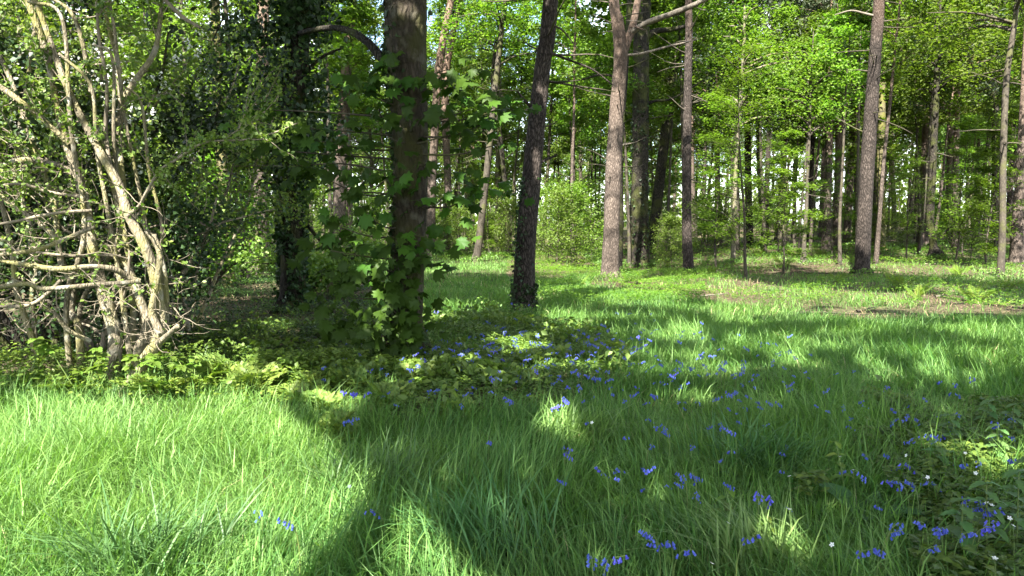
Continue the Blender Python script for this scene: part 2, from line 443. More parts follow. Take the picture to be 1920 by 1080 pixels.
for a in [(715, 620, 8.1, 0.30), (690, 505, 8.1, 0.24), (770, 240, 8.4, 0.15), (778, 300, 8.4, 0.13), (750, 30, 8.4, 0.16), (785, 40, 8.4, 0.13),
          (745, 180, 8.2, 0.18), (770, 410, 8.4, 0.14), (1008, 300, 12.9, 0.28), (1018, 170, 12.9, 0.18), (992, 425, 12.9, 0.16), (985, 480, 12.9, 0.15),
          (1150, 480, 21, 0.7), (1150, 400, 21, 0.7), (1152, 320, 21, 0.5), (1160, 200, 21, 0.5), (1630, 280, 23, 0.4), (1640, 120, 23, 0.4), (1745, 200, 38, 1.2),
          (1290, 200, 23, 0.3), (1293, 420, 23, 0.3), (1376, 470, 27.5, 0.5), (1655, 460, 39, 0.8), (487, 430, 23, 0.5), (430, 470, 19, 0.4)]:
    lit_point(*a)
LIT = np.array(LIT)
# trunks that stand in the shade of the crowns above them (but for the spots listed before)
DARK = []
for (pa, pb, d, r) in [((982, 590), (1033, 0), 13.0, 0.42), ((764, 660), (760, 0), 8.5, 0.5), ((547, 590), (560, 0), 13.3, 0.6), ((1618, 510), (1630, 330), 23.4, 0.4), ((1198, 500), (1203, 60), 28, 0.5), ((1290, 510), (1288, 420), 23.2, 0.3)]:
    A = W(*pa, d); B = W(*pb, d)
    for f in np.linspace(0, 1, 12):
        p = A * (1 - f) + B * f
        DARK.append((p[0] + KS[0] * p[2], p[1] + KS[1] * p[2], r))

def open_to_sun(P):
    """True for foliage standing in a beam that must reach the ground or a trunk"""
    gx = P[:, 0] + KS[0] * P[:, 2]; gy = P[:, 1] + KS[1] * P[:, 2]
    j = 0.3 * (fnoise(gx * 2.2, gy * 2.2, 31) - 0.5)
    edge = np.interp(gy, [2.0, 3.4, 6.04, 7.3, 8.2, 9.0, 10.0, 11.0, 13.0], [0.5, -0.27, -1.75, -2.25, -2.6, -2.8, -2.95, -3.2, -3.6])
    o = (gx + j * 1.2 < edge) & (gy < 13)
    for (x, y, rx, ry) in LIT:
        q = ((gx - x) / rx) ** 2 + ((gy - y) / ry) ** 2
        o |= q < 0.95 + 3.2 * (fnoise(gx * 2.4 + x, gy * 2.4, 33) - 0.5)
    fl = fnoise(gx * 0.85 + 0.3 * gy, gy * 1.7, 36)
    o |= (fl > 0.505) & (gx > -1.4) & (gy > 6.4) & (gy < 15)
    o |= (fl > 0.62) & (gx > 2.7) & (gy > 3) & (gy <= 5.8)
    for (x, y, rx) in DARK:
        q = ((gx - x) / rx) ** 2 + ((gy - y) / rx) ** 2
        o &= q > 1.0
    for (x, y, rx, ry) in LIT[N_GROUND:]:
        q = ((gx - x) / rx) ** 2 + ((gy - y) / ry) ** 2
        o |= q < 1.0 + 1.0 * (fnoise(gx * 5.1 + x, gy * 5.1, 35) - 0.5)
    return o

# ------------------------------------------------------------------ tree kit
def limb_path(r_, p0, az, el, length, curve=0.25, n=5):
    P = [np.array(p0, float)]
    d = np.array([math.cos(az) * math.cos(el), math.sin(az) * math.cos(el), math.sin(el)])
    for i in range(n):
        d = unit(d + r_.normal(size=3) * 0.16 + np.array([0, 0, curve / n]))
        P.append(P[-1] + d * length / n)
    return np.array(P)

def broadleaf(seed, H, r0, cb, cr, nlimb, nleaf, lsize, mat_leaf, mat_bark, name, label, up=0.55, flat=0.6, sides=8, lean=0.04, cull=None, needle=False, profile=None, subs=4, wob=0.05, twiggy=True):
    """a tree at the origin: trunk with limbs, and a crown of leaves in clumps along the branches"""
    r_ = np.random.default_rng(seed)
    root = thing(name, label, 'tree')
    tb = MB(); lb = MB()
    n = 8
    zz = np.linspace(0, H * 0.97, n)
    off = np.cumsum(r_.normal(size=(n, 2)) * lean * H / n, axis=0); off[0] = 0
    tp = np.stack([off[:, 0], off[:, 1], zz - 0.1], 1)
    tr = r0 * (1 - 0.85 * np.linspace(0, 1, n) ** 1.15); tr[0] *= 1.25
    V, T = tube(tp, tr, sides, 22, wob, r_); tb.add(V, T)
    cl = []
    for k in range(nlimb):
        f = (k + r_.uniform(0, 1)) / nlimb
        h = cb + (H * 0.96 - cb) * f
        c = np.array([np.interp(h, tp[:, 2], tp[:, 0]), np.interp(h, tp[:, 2], tp[:, 1]), h])
        prof = (1 - 0.75 * f) * (0.6 + 0.4 * min(1, f * 5 + 0.35)) if profile is None else profile(f)
        Ln = cr * prof * r_.uniform(0.75, 1.2)
        rr = max(0.012, np.interp(h, tp[:, 2], tr) * 0.42)
        az = k * 2.4 + r_.uniform(-0.5, 0.5)
        P = limb_path(r_, c, az, r_.uniform(0.1, 0.7), Ln, 0.3)
        V, T = tube(P, np.linspace(rr, 0.012, len(P)), 5, 8, 0, r_); tb.add(V, T)
        cl += [(P[-1], 1.0), (P[-2], 0.8), (P[-3], 0.5)]
        for s in range(subs):
            i = r_.integers(1, len(P) - 1)
            Q = limb_path(r_, P[i], az + r_.choice([-1, 1]) * r_.uniform(0.5, 1.2), r_.uniform(-0.1, 0.6), Ln * r_.uniform(0.3, 0.55), 0.15, 4)
            V, T = tube(Q, np.linspace(rr * 0.45, 0.006, len(Q)), 4, 5, 0, r_); tb.add(V, T)
            cl += [(Q[-1], 1.0), (Q[-2], 0.9), (Q[2], 0.5)]
    C = np.array([c for c, _ in cl]); wt = np.array([q for _, q in cl]); wt = wt * r_.uniform(0.3, 1.6, len(wt)); wt /= wt.sum()
    pick = r_.choice(len(C), nleaf, p=wt)
    spread = 0.065 * cr + 0.09
    P = C[pick] + r_.normal(size=(nleaf, 3)) * spread * np.array([1, 1, flat]) * r_.uniform(0.5, 1.4, len(C))[pick][:, None]
    ctint = r_.uniform(0.1, 0.9, len(C))
    t = np.clip(ctint[pick] * 0.6 + r_.uniform(0, 0.4, nleaf), 0, 1)
    if cull is not None:
        k = cull(P); P = P[k]; t = t[k]
    if needle:
        V, T, c = cards(P, lsize, 0.15, 0.16, t, 0.02, 0, r_)
    else:
        V, T, c = cards(P, lsize, up, 0.62, t, 0.15, 0.15, r_)
    lb.add(V, T, c)
    tk = tb.build('trunk', mat_bark, root)
    ck = lb.build('crown', mat_leaf, root, stuff=True)
    return root, [tk, ck]

def away(base):
    def f(P):
        Q = P + np.asarray(base)
        return ~open_to_sun(Q)
    return f

# --- trees standing round the viewer; their crowns hang above the frame and make the dapple
def shade_tree(x, y, cx, cy, cz, rad, hgt, nleaf, seed, label):
    r_ = np.random.default_rng(seed)
    b = gp(x, y)
    root = thing('shade_tree', label, 'tree', b, 'tall trees standing round the viewer')
    tb = MB()
    top = np.array([cx, cy, cz])
    P = [b + [0, 0, -0.1], b + [0, 0, 2.0], (b * 0.6 + top * 0.4), top]
    V, T = tube(P, [0.26, 0.2, 0.16, 0.05], 10, 18, 0.05, r_); tb.add(V, T)
    for k in range(16):
        a = r_.uniform(0, 6.28); q = r_.uniform(0.4, 0.95)
        e = top + np.array([math.cos(a) * rad * q, math.sin(a) * rad * q, r_.uniform(-0.5, 0.5) * hgt])
        s = P[2] * (1 - 0.4) + top * 0.4
        V, T = tube([s, (s + e) / 2 + [0, 0, 0.3], e], [0.06, 0.04, 0.012], 5, 7, 0, r_); tb.add(V, T)
    d = unit(r_.normal(size=(nleaf, 3))) * (r_.uniform(0, 1, nleaf) ** 0.4)[:, None]
    Q = top + d * np.array([rad, rad, hgt * 0.5])
    Q[:, 2] = np.maximum(Q[:, 2], 2.3 + 0.34 * np.maximum(Q[:, 1], 0) + r_.uniform(0, 0.6, nleaf))
    Q = Q[~open_to_sun(Q)]
    lb = MB(); lb.add(*cards(Q, 0.30, 0.6, 0.7, None, 0.1, 0.1, r_))
    tb.build('trunk', M['bark_syc'], root, b)
    lb.build('crown', M['spring'], root, b, stuff=True)
shade_tree(-1.2, -1.6, -2.6, 2.2, 8.6, 3.6, 4.0, 8000, 101, 'leafy tree close behind the viewer, its crown shading the bluebell bed')
shade_tree(3.2, 0.9, 1.9, 2.6, 9.0, 4.4, 4.5, 10000, 102, 'leafy tree beside the viewer, its crown shading the middle of the glade')
shade_tree(1.2, -4.5, 0.4, -2.6, 8.5, 4.6, 4.0, 9000, 103, 'leafy tree well behind the viewer, its crown shading the bluebells in the grass')
shade_tree(6.6, -2.4, 5.6, -1.6, 8.5, 4.6, 4.5, 9000, 104, 'leafy tree behind the viewer near the nettles, its crown shading them')
shade_tree(9.2, 3.6, 7.2, 3.6, 9.5, 4.2, 4.5, 9000, 105, 'leafy tree out to the side, its crown shading the far grass')
shade_tree(13.0, 8.6, 11.2, 8.4, 10.5, 4.0, 4.5, 8000, 106, 'leafy tree at the outer edge of the glade, its crown shading the pine litter')
shade_tree(9.8, 11.6, 6.4, 12.4, 10.8, 3.4, 3.6, 6500, 109, 'leafy tree past the edge of the glade, one bough shading the litter under the pines')
shade_tree(-8.6, -0.8, -5.9, 3.0, 9.0, 3.4, 4.5, 12000, 108, 'leafy tree beyond the thicket and behind the viewer, its crown shading the thicket back')
shade_tree(-9.5, 3.8, -5.6, 6.2, 9.2, 3.4, 4.2, 12000, 107, 'leafy tree beyond the hawthorn thicket, its crown shading the dark corner')

# ------------------------------------------------------------------ particular trees
def trunk_from(pix, d, widths, sides=16, n=40, wob=0.05, dd=None):
    """a trunk through pixels at distance d with the widths it shows there; continues straight up"""
    P = [W(px, py, d + (dd[i] if dd else 0)) for i, (px, py) in enumerate(pix)]
    rad = [wd / 2 * d / FPX for wd in widths]
    g = float(gh(P[0][0], P[0][1])); P[0][2] = g - 0.12
    return np.array(P), np.array(rad)

FEET = []
def own_tree(name, label, pix, d, widths, bark, top=14.0, crown=None, stubs=(), sides=14, wob=0.05, limbs=(), group=None, seed=1, ctype='pine', flare=1.3, cat='tree'):
    r_ = np.random.default_rng(seed)
    P, rad = trunk_from(pix, d, widths)
    base = np.array([P[0][0], P[0][1], float(gh(P[0][0], P[0][1]))])
    root = thing(name, label, cat, base, group)
    last = P[-1]; dirn = unit(P[-1] - P[-2]); dirn = unit(dirn + np.array([0, 0, 1.0]))
    if top > last[2]:
        e = last + dirn * (top - last[2]) / dirn[2]
        P = np.vstack([P, (last + e) / 2, e]); rad = np.append(rad, [rad[-1] * 0.75, rad[-1] * 0.3])
    P2 = np.vstack([P[0], P[0] + (P[1] - P[0]) * (0.35 / max(0.5, np.linalg.norm(P[1] - P[0]))), P[1:]])
    rad2 = np.concatenate([[rad[0] * flare], [rad[0] * 1.02], rad[1:]])
    tb = MB(); V, T = tube(P2, rad2, sides, 46, wob, r_); tb.add(V, T)
    for k in range(5):                            # root flare
        a = k * 1.256 + r_.uniform(-0.3, 0.3); rr = rad[0]
        q = np.array([math.cos(a), math.sin(a), 0])
        V, T = tube([base + q * rr * 0.5 + [0, 0, 0.35], base + q * rr * 1.15 + [0, 0, 0.1], base + q * rr * 2.0 + [0, 0, -0.08]], [rr * 0.3, rr * 0.3, rr * 0.12], 6, 6, 0.1, r_)
        tb.add(V, T)
    FEET.append((base[0], base[1], rad[0]))
    tb.build('trunk', M[bark], root, base)
    for (pts, w0, w1, bk) in limbs:
        Q = np.array([W(a, b_, d + (c if len(q_) > 2 else 0)) for q_ in pts for (a, b_, c) in [q_ if len(q_) > 2 else (*q_, 0)]])
        lm = MB(); V, T = tube(Q, np.linspace(w0, w1, len(Q)) / 2 * d / FPX, 7, 16, 0.08, r_); lm.add(V, T)
        for s in range(3):
            i = r_.integers(1, len(Q)); az = r_.uniform(0, 6.28)
            S = limb_path(r_, Q[i], az, r_.uniform(-0.2, 0.6), r_.uniform(0.3, 0.8), 0.1, 3)
            V, T = tube(S, np.linspace(w1 * 0.3, w1 * 0.12, len(S)) / 2 * d / FPX, 4, 5, 0, r_); lm.add(V, T)
        lm.build('branch', M[bk or bark], root, base)
    if stubs:
        sb = MB()
        for (h, n_) in stubs:
            for k in range(n_):
                z = h + r_.uniform(-0.6, 0.6)
                c = np.array([np.interp(z, P[:, 2], P[:, 0]), np.interp(z, P[:, 2], P[:, 1]), z])
                S = limb_path(r_, c, r_.uniform(0, 6.28), r_.uniform(-0.3, 0.4), r_.uniform(0.35, 1.5), 0.0, 4)
                V, T = tube(S, np.linspace(0.024, 0.007, len(S)), 5, 6, 0, r_); sb.add(V, T)
        sb.build('dead_twigs', M['bark_thin'], root, base, stuff=True)
    if crown:
        (zc, rc, hc, nl, ls) = crown
        c0 = np.array([np.interp(zc, P[:, 2], P[:, 0]), np.interp(zc, P[:, 2], P[:, 1]), zc])
        ncl = 46
        cc = c0 + unit(r_.normal(size=(ncl, 3))) * (r_.uniform(0, 1, ncl) ** 0.45)[:, None] * np.array([rc, rc, hc])
        bm_ = MB()
        for q in cc[::2]:
            z0 = max(min(q[2] - 0.4, P[-1][2]), zc - hc)
            s = np.array([np.interp(z0, P[:, 2], P[:, 0]), np.interp(z0, P[:, 2], P[:, 1]), z0])
            V, T = tube([s, (s + q) / 2 + [0, 0, 0.15], q], [0.05, 0.03, 0.01], 5, 6, 0, r_); bm_.add(V, T)
        bm_.build('boughs', M[bark], root, base, stuff=True)
        pk = r_.integers(0, ncl, nl)
        Q = cc[pk] + r_.normal(size=(nl, 3)) * 0.17 * rc * np.array([1, 1, 0.6])
        if c0[1] < 27: Q = Q[~open_to_sun(Q)]
        t = r_.uniform(0, 1, len(Q))
        if len(Q):
            lb = MB()
            if ctype == 'pine': lb.add(*cards(Q, ls, 0.15, 0.18, t, 0.02, 0, r_))
            else: lb.add(*cards(Q, ls, 0.6, 0.62, t, 0.15, 0.15, r_))
            lb.build('crown', M['needle'] if ctype == 'pine' else M[ctype], root, base, stuff=True)
    return root, base, P, rad

def ivy_on(root, base, P, rad, z0, z1, n, size, extra=0.03, side=None, seed=3, name='ivy'):
    r_ = np.random.default_rng(seed)
    z = r_.uniform(z0, z1, n)
    a = r_.uniform(0, 6.28, n) if side is None else r_.normal(side, 0.8, n)
    r0 = np.interp(z, P[:, 2], rad) + np.abs(r_.normal(0, extra, n))
    X = np.interp(z, P[:, 2], P[:, 0]) + np.cos(a) * r0
    Y = np.interp(z, P[:, 2], P[:, 1]) + np.sin(a) * r0
    k = vnoise(a * 1.6, z * 1.3, seed) > 0.3
    Q = np.stack([X, Y, z], 1)[k]; a = a[k]
    V, T, c = cards(Q, size, 0.1, 0.85, None, 0.1, 0.4, r_)
    mb = MB(); mb.add(V, T, c)
    return mb.build(name, M['ivy'], root, base, stuff=True)

# pine in the middle, leaning
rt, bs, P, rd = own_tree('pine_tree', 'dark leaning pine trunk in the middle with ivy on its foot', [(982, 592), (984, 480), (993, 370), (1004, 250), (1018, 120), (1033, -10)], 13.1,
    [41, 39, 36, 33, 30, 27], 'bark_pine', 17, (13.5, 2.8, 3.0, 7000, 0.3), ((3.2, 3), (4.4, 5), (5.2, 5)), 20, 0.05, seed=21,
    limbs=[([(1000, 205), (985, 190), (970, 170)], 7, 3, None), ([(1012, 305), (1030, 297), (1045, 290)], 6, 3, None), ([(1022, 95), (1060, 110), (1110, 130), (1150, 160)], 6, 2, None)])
ivy_on(rt, bs, P, rd, 0.0, 0.55, 500, 0.07, 0.03, None, 5)
ivy_on(rt, bs, P, rd, 0.6, 2.4, 260, 0.065, 0.03, 3.5, 6)
# sunlit pine with fork and long bare limb
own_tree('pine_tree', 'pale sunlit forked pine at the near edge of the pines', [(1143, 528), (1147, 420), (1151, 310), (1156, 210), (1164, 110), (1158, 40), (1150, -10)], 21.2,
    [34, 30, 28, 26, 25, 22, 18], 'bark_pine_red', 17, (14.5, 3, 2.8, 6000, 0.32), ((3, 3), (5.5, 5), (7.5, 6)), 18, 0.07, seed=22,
    limbs=[([(1165, 110), (1176, 80), (1186, 50), (1196, 0), (1200, -20)], 16, 12, None),
           ([(1180, 62, 0), (1215, 42, -0.2), (1255, 28, -0.4), (1300, 10, -0.6), (1345, -12, -0.8)], 12, 8, 'deadwood'),
           ([(1172, 104), (1205, 100), (1250, 88), (1292, 78)], 6, 3, 'deadwood'),
           ([(1166, 272), (1188, 268)], 4, 2, 'deadwood')])
own_tree('young_pine_tree', 'thin shaded trunk tight behind the pale forked pine', [(1161, 508), (1163, 400), (1162, 280), (1172, 150), (1180, 0)], 24.5, [13, 12, 11, 10, 9], 'bark_dark', 13, None, ((4, 4),), 10, 0.05, seed=23)
# big dark oak behind it
rt, bs, P, rd = own_tree('oak_tree', 'thick dark mossy oak trunk behind the pale forked pine', [(1196, 506), (1199, 400), (1201, 280), (1202, 150), (1203, 60), (1206, -10)], 28,
    [38, 33, 30, 29, 29, 30], 'bark_dark', 17, (13.0, 4.5, 4.0, 9000, 0.2), ((4, 5), (6, 6)), 16, 0.07, seed=24, ctype='oakleaf',
    limbs=[([(1205, 80), (1225, 60), (1260, 55), (1300, 45)], 14, 6, None), ([(1200, 205), (1225, 190), (1260, 185), (1320, 150)], 7, 3, None), ([(1200, 170), (1170, 150), (1130, 140), (1090, 150)], 7, 3, None)])
ivy_on(rt, bs, P, rd, 0, 6, 900, 0.1, 0.05, None, 8)
own_tree('oak_tree', 'slanting dark trunk leaning out beside the thick oak', [(1218, 476), (1232, 380), (1246, 260), (1262, 140), (1278, 40), (1284, -10)], 36, [20, 19, 18, 17, 15, 14], 'bark_dark', 15, (13, 3.5, 3, 6000, 0.2), ((4, 5), (6, 6)), 12, 0.06, seed=25, ctype='oakleaf')
# slim straight pine
own_tree('pine_tree', 'slim straight pine right of the oak, dark to the foot', [(1292, 517), (1288, 430), (1288, 300), (1290, 150), (1292, 60), (1291, -10)], 23.3, [21, 18, 16, 15, 13, 13], 'bark_pine', 16, (14, 2.4, 2.6, 5000, 0.3), ((3, 2), (5, 5), (7, 6)), 14, 0.06, seed=26)
# thin birch stem
own_tree('young_birch_tree', 'thin pale stem standing in sunlit litter between two pines', [(1374, 500), (1377, 400), (1380, 300), (1388, 200), (1394, 90), (1396, 20)], 27.8, [10, 8, 7, 6, 5, 4], 'bark_birch', 9.5, (7.2, 2.2, 2.2, 2600, 0.13), ((4, 4), (6, 5)), 10, 0.04, seed=27, ctype='spring')
# dark pine right of centre
own_tree('pine_tree', 'tall dark pine with a sunlit bald foot spot, leaning slightly', [(1616, 516), (1620, 420), (1626, 320), (1634, 200), (1642, 90), (1649, -10)], 23.5, [27, 26, 25, 23, 21, 19], 'bark_pine', 17, (14.5, 2.8, 3, 6000, 0.3), ((4.5, 3), (6.5, 6), (8, 6)), 16, 0.05, seed=28,
    limbs=[([(1640, 30), (1620, 25), (1595, 20), (1565, 28)], 5, 2, 'deadwood'), ([(1645, 12), (1640, -8), (1630, -20)], 6, 3, 'deadwood')])
own_tree('birch_tree', 'yellow mossy trunk lit by the sun behind the tall dark pine', [(1650, 477), (1651, 390), (1652, 280), (1655, 140), (1660, 20), (1662, -10)], 38, [19, 16, 14, 12, 11, 10], 'bark_moss', 15, (13, 2.6, 3, 3000, 0.18), ((5, 4), (8, 8)), 12, 0.05, seed=29, ctype='spring')
own_tree('pine_tree', 'dark trunk half hidden behind the yellow mossy trunk', [(1638, 470), (1640, 350), (1645, 200), (1650, 0)], 41, [14, 13, 12, 10], 'bark_dark', 15, (14, 2.5, 2.5, 3500, 0.34), ((5, 5),), 10, 0.05, seed=30)
# pine group
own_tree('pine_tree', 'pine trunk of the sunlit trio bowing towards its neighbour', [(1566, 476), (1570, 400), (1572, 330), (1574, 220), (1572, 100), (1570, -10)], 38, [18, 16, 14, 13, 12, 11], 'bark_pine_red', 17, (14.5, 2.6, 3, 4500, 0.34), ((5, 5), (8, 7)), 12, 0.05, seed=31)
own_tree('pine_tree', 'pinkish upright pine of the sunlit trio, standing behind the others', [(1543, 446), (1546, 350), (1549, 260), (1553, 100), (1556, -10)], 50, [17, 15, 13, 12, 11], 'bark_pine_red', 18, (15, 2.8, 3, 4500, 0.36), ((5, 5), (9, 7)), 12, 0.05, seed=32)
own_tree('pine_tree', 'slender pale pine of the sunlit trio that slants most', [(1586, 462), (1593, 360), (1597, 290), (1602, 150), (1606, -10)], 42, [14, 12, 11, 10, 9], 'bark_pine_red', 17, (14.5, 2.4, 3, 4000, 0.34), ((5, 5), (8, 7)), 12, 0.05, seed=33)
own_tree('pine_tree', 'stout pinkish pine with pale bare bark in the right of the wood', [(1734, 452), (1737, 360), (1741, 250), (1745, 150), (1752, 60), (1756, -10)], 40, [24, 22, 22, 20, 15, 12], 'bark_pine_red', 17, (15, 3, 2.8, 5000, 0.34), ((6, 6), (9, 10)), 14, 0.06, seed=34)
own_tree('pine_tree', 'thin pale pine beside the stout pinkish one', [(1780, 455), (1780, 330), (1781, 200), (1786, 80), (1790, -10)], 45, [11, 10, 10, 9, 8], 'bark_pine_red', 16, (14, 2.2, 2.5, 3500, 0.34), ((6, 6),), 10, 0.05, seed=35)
own_tree('oak_tree', 'crooked dark trunk with a flared rotten foot among the saplings', [(1756, 494), (1750, 460), (1744, 410), (1748, 330), (1752, 250), (1758, 120)], 31, [26, 14, 13, 12, 11, 9], 'bark_dark', 11, (9, 2.5, 2.2, 3500, 0.16), ((4, 5),), 12, 0.1, seed=36, ctype='oakleaf')
own_tree('young_sycamore_tree', 'slim green barked tree near the right of the glade', [(1876, 520), (1880, 420), (1881, 300), (1887, 150), (1900, 60), (1908, -10)], 22.3, [13, 12, 11, 11, 9, 8], 'bark_thin', 12, (9.2, 3.2, 2.6, 6000, 0.15), ((4, 4), (6, 4)), 12, 0.05, seed=37, ctype='spring')
own_tree('dark_alder_tree', 'black trunk behind the slim green barked tree', [(1868, 470), (1869, 350), (1866, 220), (1862, 80), (1860, -10)], 38, [14, 13, 13, 12, 10], 'bark_dark', 14, (12, 3, 3, 4500, 0.18), ((5, 5),), 10, 0.05, seed=38, ctype='oakleaf')
own_tree('dying_pine_tree', 'pale flaking trunk at the edge with bleached dead branches', [(1905, 504), (1908, 440), (1912, 380), (1916, 300), (1924, 150), (1930, 0)], 27, [26, 22, 20, 18, 16, 14], 'bark_pine_red', 13, None, ((2, 4), (3.5, 5)), 14, 0.08, seed=39,
    limbs=[([(1908, 455), (1895, 440), (1880, 420), (1850, 412), (1815, 408)], 8, 3, 'deadwood'), ([(1885, 425), (1878, 400), (1868, 370), (1850, 345)], 4, 2, 'deadwood'), ([(1905, 470), (1898, 480), (1902, 500)], 6, 4, 'deadwood')])
own_tree('young_oak_tree', 'dark slender stem with spreading roots in the pine litter', [(1506, 502), (1508, 450), (1512, 390), (1514, 330), (1518, 240)], 27.5, [11, 8, 7, 6, 5], 'bark_thin', 8.5, (6.6, 2.0, 1.8, 2400, 0.12), ((3, 4),), 10, 0.06, seed=40, ctype='oakleaf', flare=2.4)
own_tree('young_oak_tree', 'black leaning stem left of the rooted slender stem', [(1467, 481), (1472, 420), (1470, 340), (1474, 220), (1476, 120)], 36, [10, 9, 8, 7, 6], 'bark_dark', 10, (8, 2.4, 2, 2600, 0.14), ((3, 4),), 8, 0.05, seed=41, ctype='spring')
own_tree('young_oak_tree', 'pale slanting young stem between the birch and the black stem', [(1441, 468), (1430, 400), (1424, 340), (1420, 200)], 40, [10, 8, 8, 7], 'bark_thin', 11, (9, 2.4, 2.4, 2600, 0.15), ((3, 4),), 8, 0.05, seed=42, ctype='spring')
own_tree('pine_tree', 'grey trunk just right of the thin pale stem', [(1406, 476), (1404, 380), (1402, 260), (1400, 100), (1400, -10)], 40, [14, 13, 12, 11, 10], 'bark_dark', 15, (13, 2.6, 2.6, 4000, 0.34), ((5, 5),), 10, 0.05, seed=43)
# left side, beyond the ivy tree
own_tree('pine_tree', 'brown sunlit pine left of the ivy covered trunk', [(487, 518), (488, 440), (489, 360), (491, 200), (494, 60), (494, -10)], 23.3, [32, 29, 27, 25, 22, 20], 'bark_pine_red', 16, (14, 2.6, 2.6, 5000, 0.3), ((5, 5),), 14, 0.05, seed=44)
own_tree('mossy_oak_tree', 'short looking mossy trunk with yellow sunlit patches', [(428, 540), (426, 470), (424, 420), (418, 330), (410, 200), (405, 60)], 19, [26, 25, 24, 22, 20, 18], 'bark_moss', 12, (10.5, 3, 2.5, 4000, 0.16), (), 14, 0.07, seed=45, ctype='oakleaf')
own_tree('pine_tree', 'pinkish pine seen between the ivy trunk and the sycamore', [(636, 492), (636, 400), (637, 330), (644, 200), (655, 60), (662, -10)], 31, [27, 25, 24, 20, 17, 15], 'bark_pine_red', 16, (14, 2.6, 2.6, 4500, 0.32), ((5, 4), (7, 6)), 14, 0.05, seed=46)
own_tree('slim_ash_tree', 'slender trunk bending over the sunlit lawn', [(893, 490), (902, 420), (912, 330), (920, 250), (928, 170), (940, 60), (950, -10)], 32, [15, 13, 13, 12, 11, 10, 9], 'bark_thin', 14, (11, 3.6, 3.2, 6000, 0.15), ((5, 4), (7, 4)), 12, 0.05, seed=47, ctype='spring')
own_tree('pine_tree', 'pale pine leaning hard, close behind the sycamore trunk', [(806, 470), (810, 340), (815, 250), (822, 140), (834, 60), (848, -15)], 35, [17, 16, 15, 15, 14, 12], 'bark_pine_red', 17, (15, 2.6, 2.6, 4500, 0.34), ((6, 6), (9, 8)), 12, 0.05, seed=48)
own_tree('pine_tree', 'second pale leaning pine, just right of the hardest leaning one', [(838, 462), (840, 350), (834, 220), (836, 140), (852, 50), (866, -15)], 38, [14, 13, 13, 13, 12, 11], 'bark_pine_red', 17, (15, 2.6, 2.6, 4500, 0.34), ((6, 6), (9, 8)), 12, 0.05, seed=49)
own_tree('slim_ash_tree', 'dark thin trunk forking above the lawn left of the leaning pine', [(952, 475), (950, 380), (938, 260), (925, 160), (930, 90), (946, 0)], 37, [9, 9, 9, 9, 8, 7], 'bark_dark', 14, (12, 3, 3, 4500, 0.16), ((6, 8),), 10, 0.05, seed=50, ctype='spring')

# ------------------------------------------------------------------ ivy covered tree
rt, bs, P, rd = own_tree('ivy_tree', 'black trunk wrapped in dark ivy in the shade left of the sycamore', [(547, 592), (550, 500), (546, 400), (540, 300), (545, 200), (556, 90), (566, -20)], 13.4,
    [50, 46, 44, 44, 46, 44, 40], 'bark_dark', 12, None, (), 16, 0.07, seed=60,
    limbs=[([(575, 420), (600, 450), (625, 470), (650, 480)], 8, 4, None), ([(545, 250), (500, 215), (450, 200), (400, 190)], 10, 4, None), ([(560, 150), (600, 110), (640, 90)], 9, 3, None)])
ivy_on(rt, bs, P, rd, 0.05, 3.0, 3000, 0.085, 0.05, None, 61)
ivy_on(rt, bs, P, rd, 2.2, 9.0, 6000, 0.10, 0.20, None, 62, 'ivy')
r_ = np.random.default_rng(63)
mb = MB()
cc = [W(px, py, 13.4 + dd) for px, py, dd in [(500, 60, 0), (470, 160, .3), (520, 120, -.4), (600, 60, .2), (430, 210, .4), (480, 240, 0), (590, 170, .3), (560, 20, -.4), (440, 60, .4), (520, 200, -.5), (610, 250, .2), (465, 290, .2), (580, 290, 0), (500, -30, 0), (600, -30, 0), (410, 130, 0)]]
cc = np.array(cc); pk = r_.integers(0, len(cc), 4200)
Q = cc[pk] + r_.normal(size=(4200, 3)) * np.array([0.24, 0.3, 0.2])
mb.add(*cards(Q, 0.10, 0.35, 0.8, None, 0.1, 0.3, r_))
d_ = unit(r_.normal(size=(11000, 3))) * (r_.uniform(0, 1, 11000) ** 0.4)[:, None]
Q = np.array([-4.3, 12.6, 8.6]) + d_ * np.array([3.6, 4.2, 2.8])  # unseen upper leaves, added to block skylight over the dark floor
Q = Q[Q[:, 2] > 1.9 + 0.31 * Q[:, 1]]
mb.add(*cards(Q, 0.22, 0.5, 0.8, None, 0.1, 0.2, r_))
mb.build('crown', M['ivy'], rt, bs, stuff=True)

# ------------------------------------------------------------------ the big sycamore
SD = 8.6
r_ = np.random.default_rng(70)
P, rad = trunk_from([(762, 676), (764, 600), (766, 480), (769, 350), (769, 250), (764, 150), (761, 60), (759, -20)], SD, [68, 58, 60, 64, 66, 70, 77, 78])
base = np.array([P[0][0], P[0][1], float(gh(P[0][0], P[0][1]))])
root = thing('sycamore_tree', 'big sycamore with broad green leaves sprouting from its whole trunk', 'tree', base)
P2 = np.vstack([P, P[-1] + [-0.1, 0.1, 2.5], P[-1] + [-0.2, 0.3, 6.5]]); rad2 = np.append(rad, [0.17, 0.07])
rad2[0] *= 1.35
tb = MB(); tb.add(*tube(P2, rad2, 24, 70, 0.035, r_))
for k in range(7):
    a = k * 0.9 + r_.uniform(-0.2, 0.2); q = np.array([math.cos(a), math.sin(a), 0])
    tb.add(*tube([base + q * 0.1 + [0, 0, 0.5], base + q * 0.24 + [0, 0, 0.15], base + q * 0.5 + [0, 0, -0.06]], [0.07, 0.07, 0.03], 7, 7, 0.1, r_))
tb.build('trunk', M['bark_syc'], root, base)
st = MB()
Q = np.array([W(x, y, SD + 0.25) for x, y in [(783, 665), (786, 560), (789, 430), (794, 300), (794, 160), (792, 40), (795, -60)]]); Q[0][2] -= 0.1
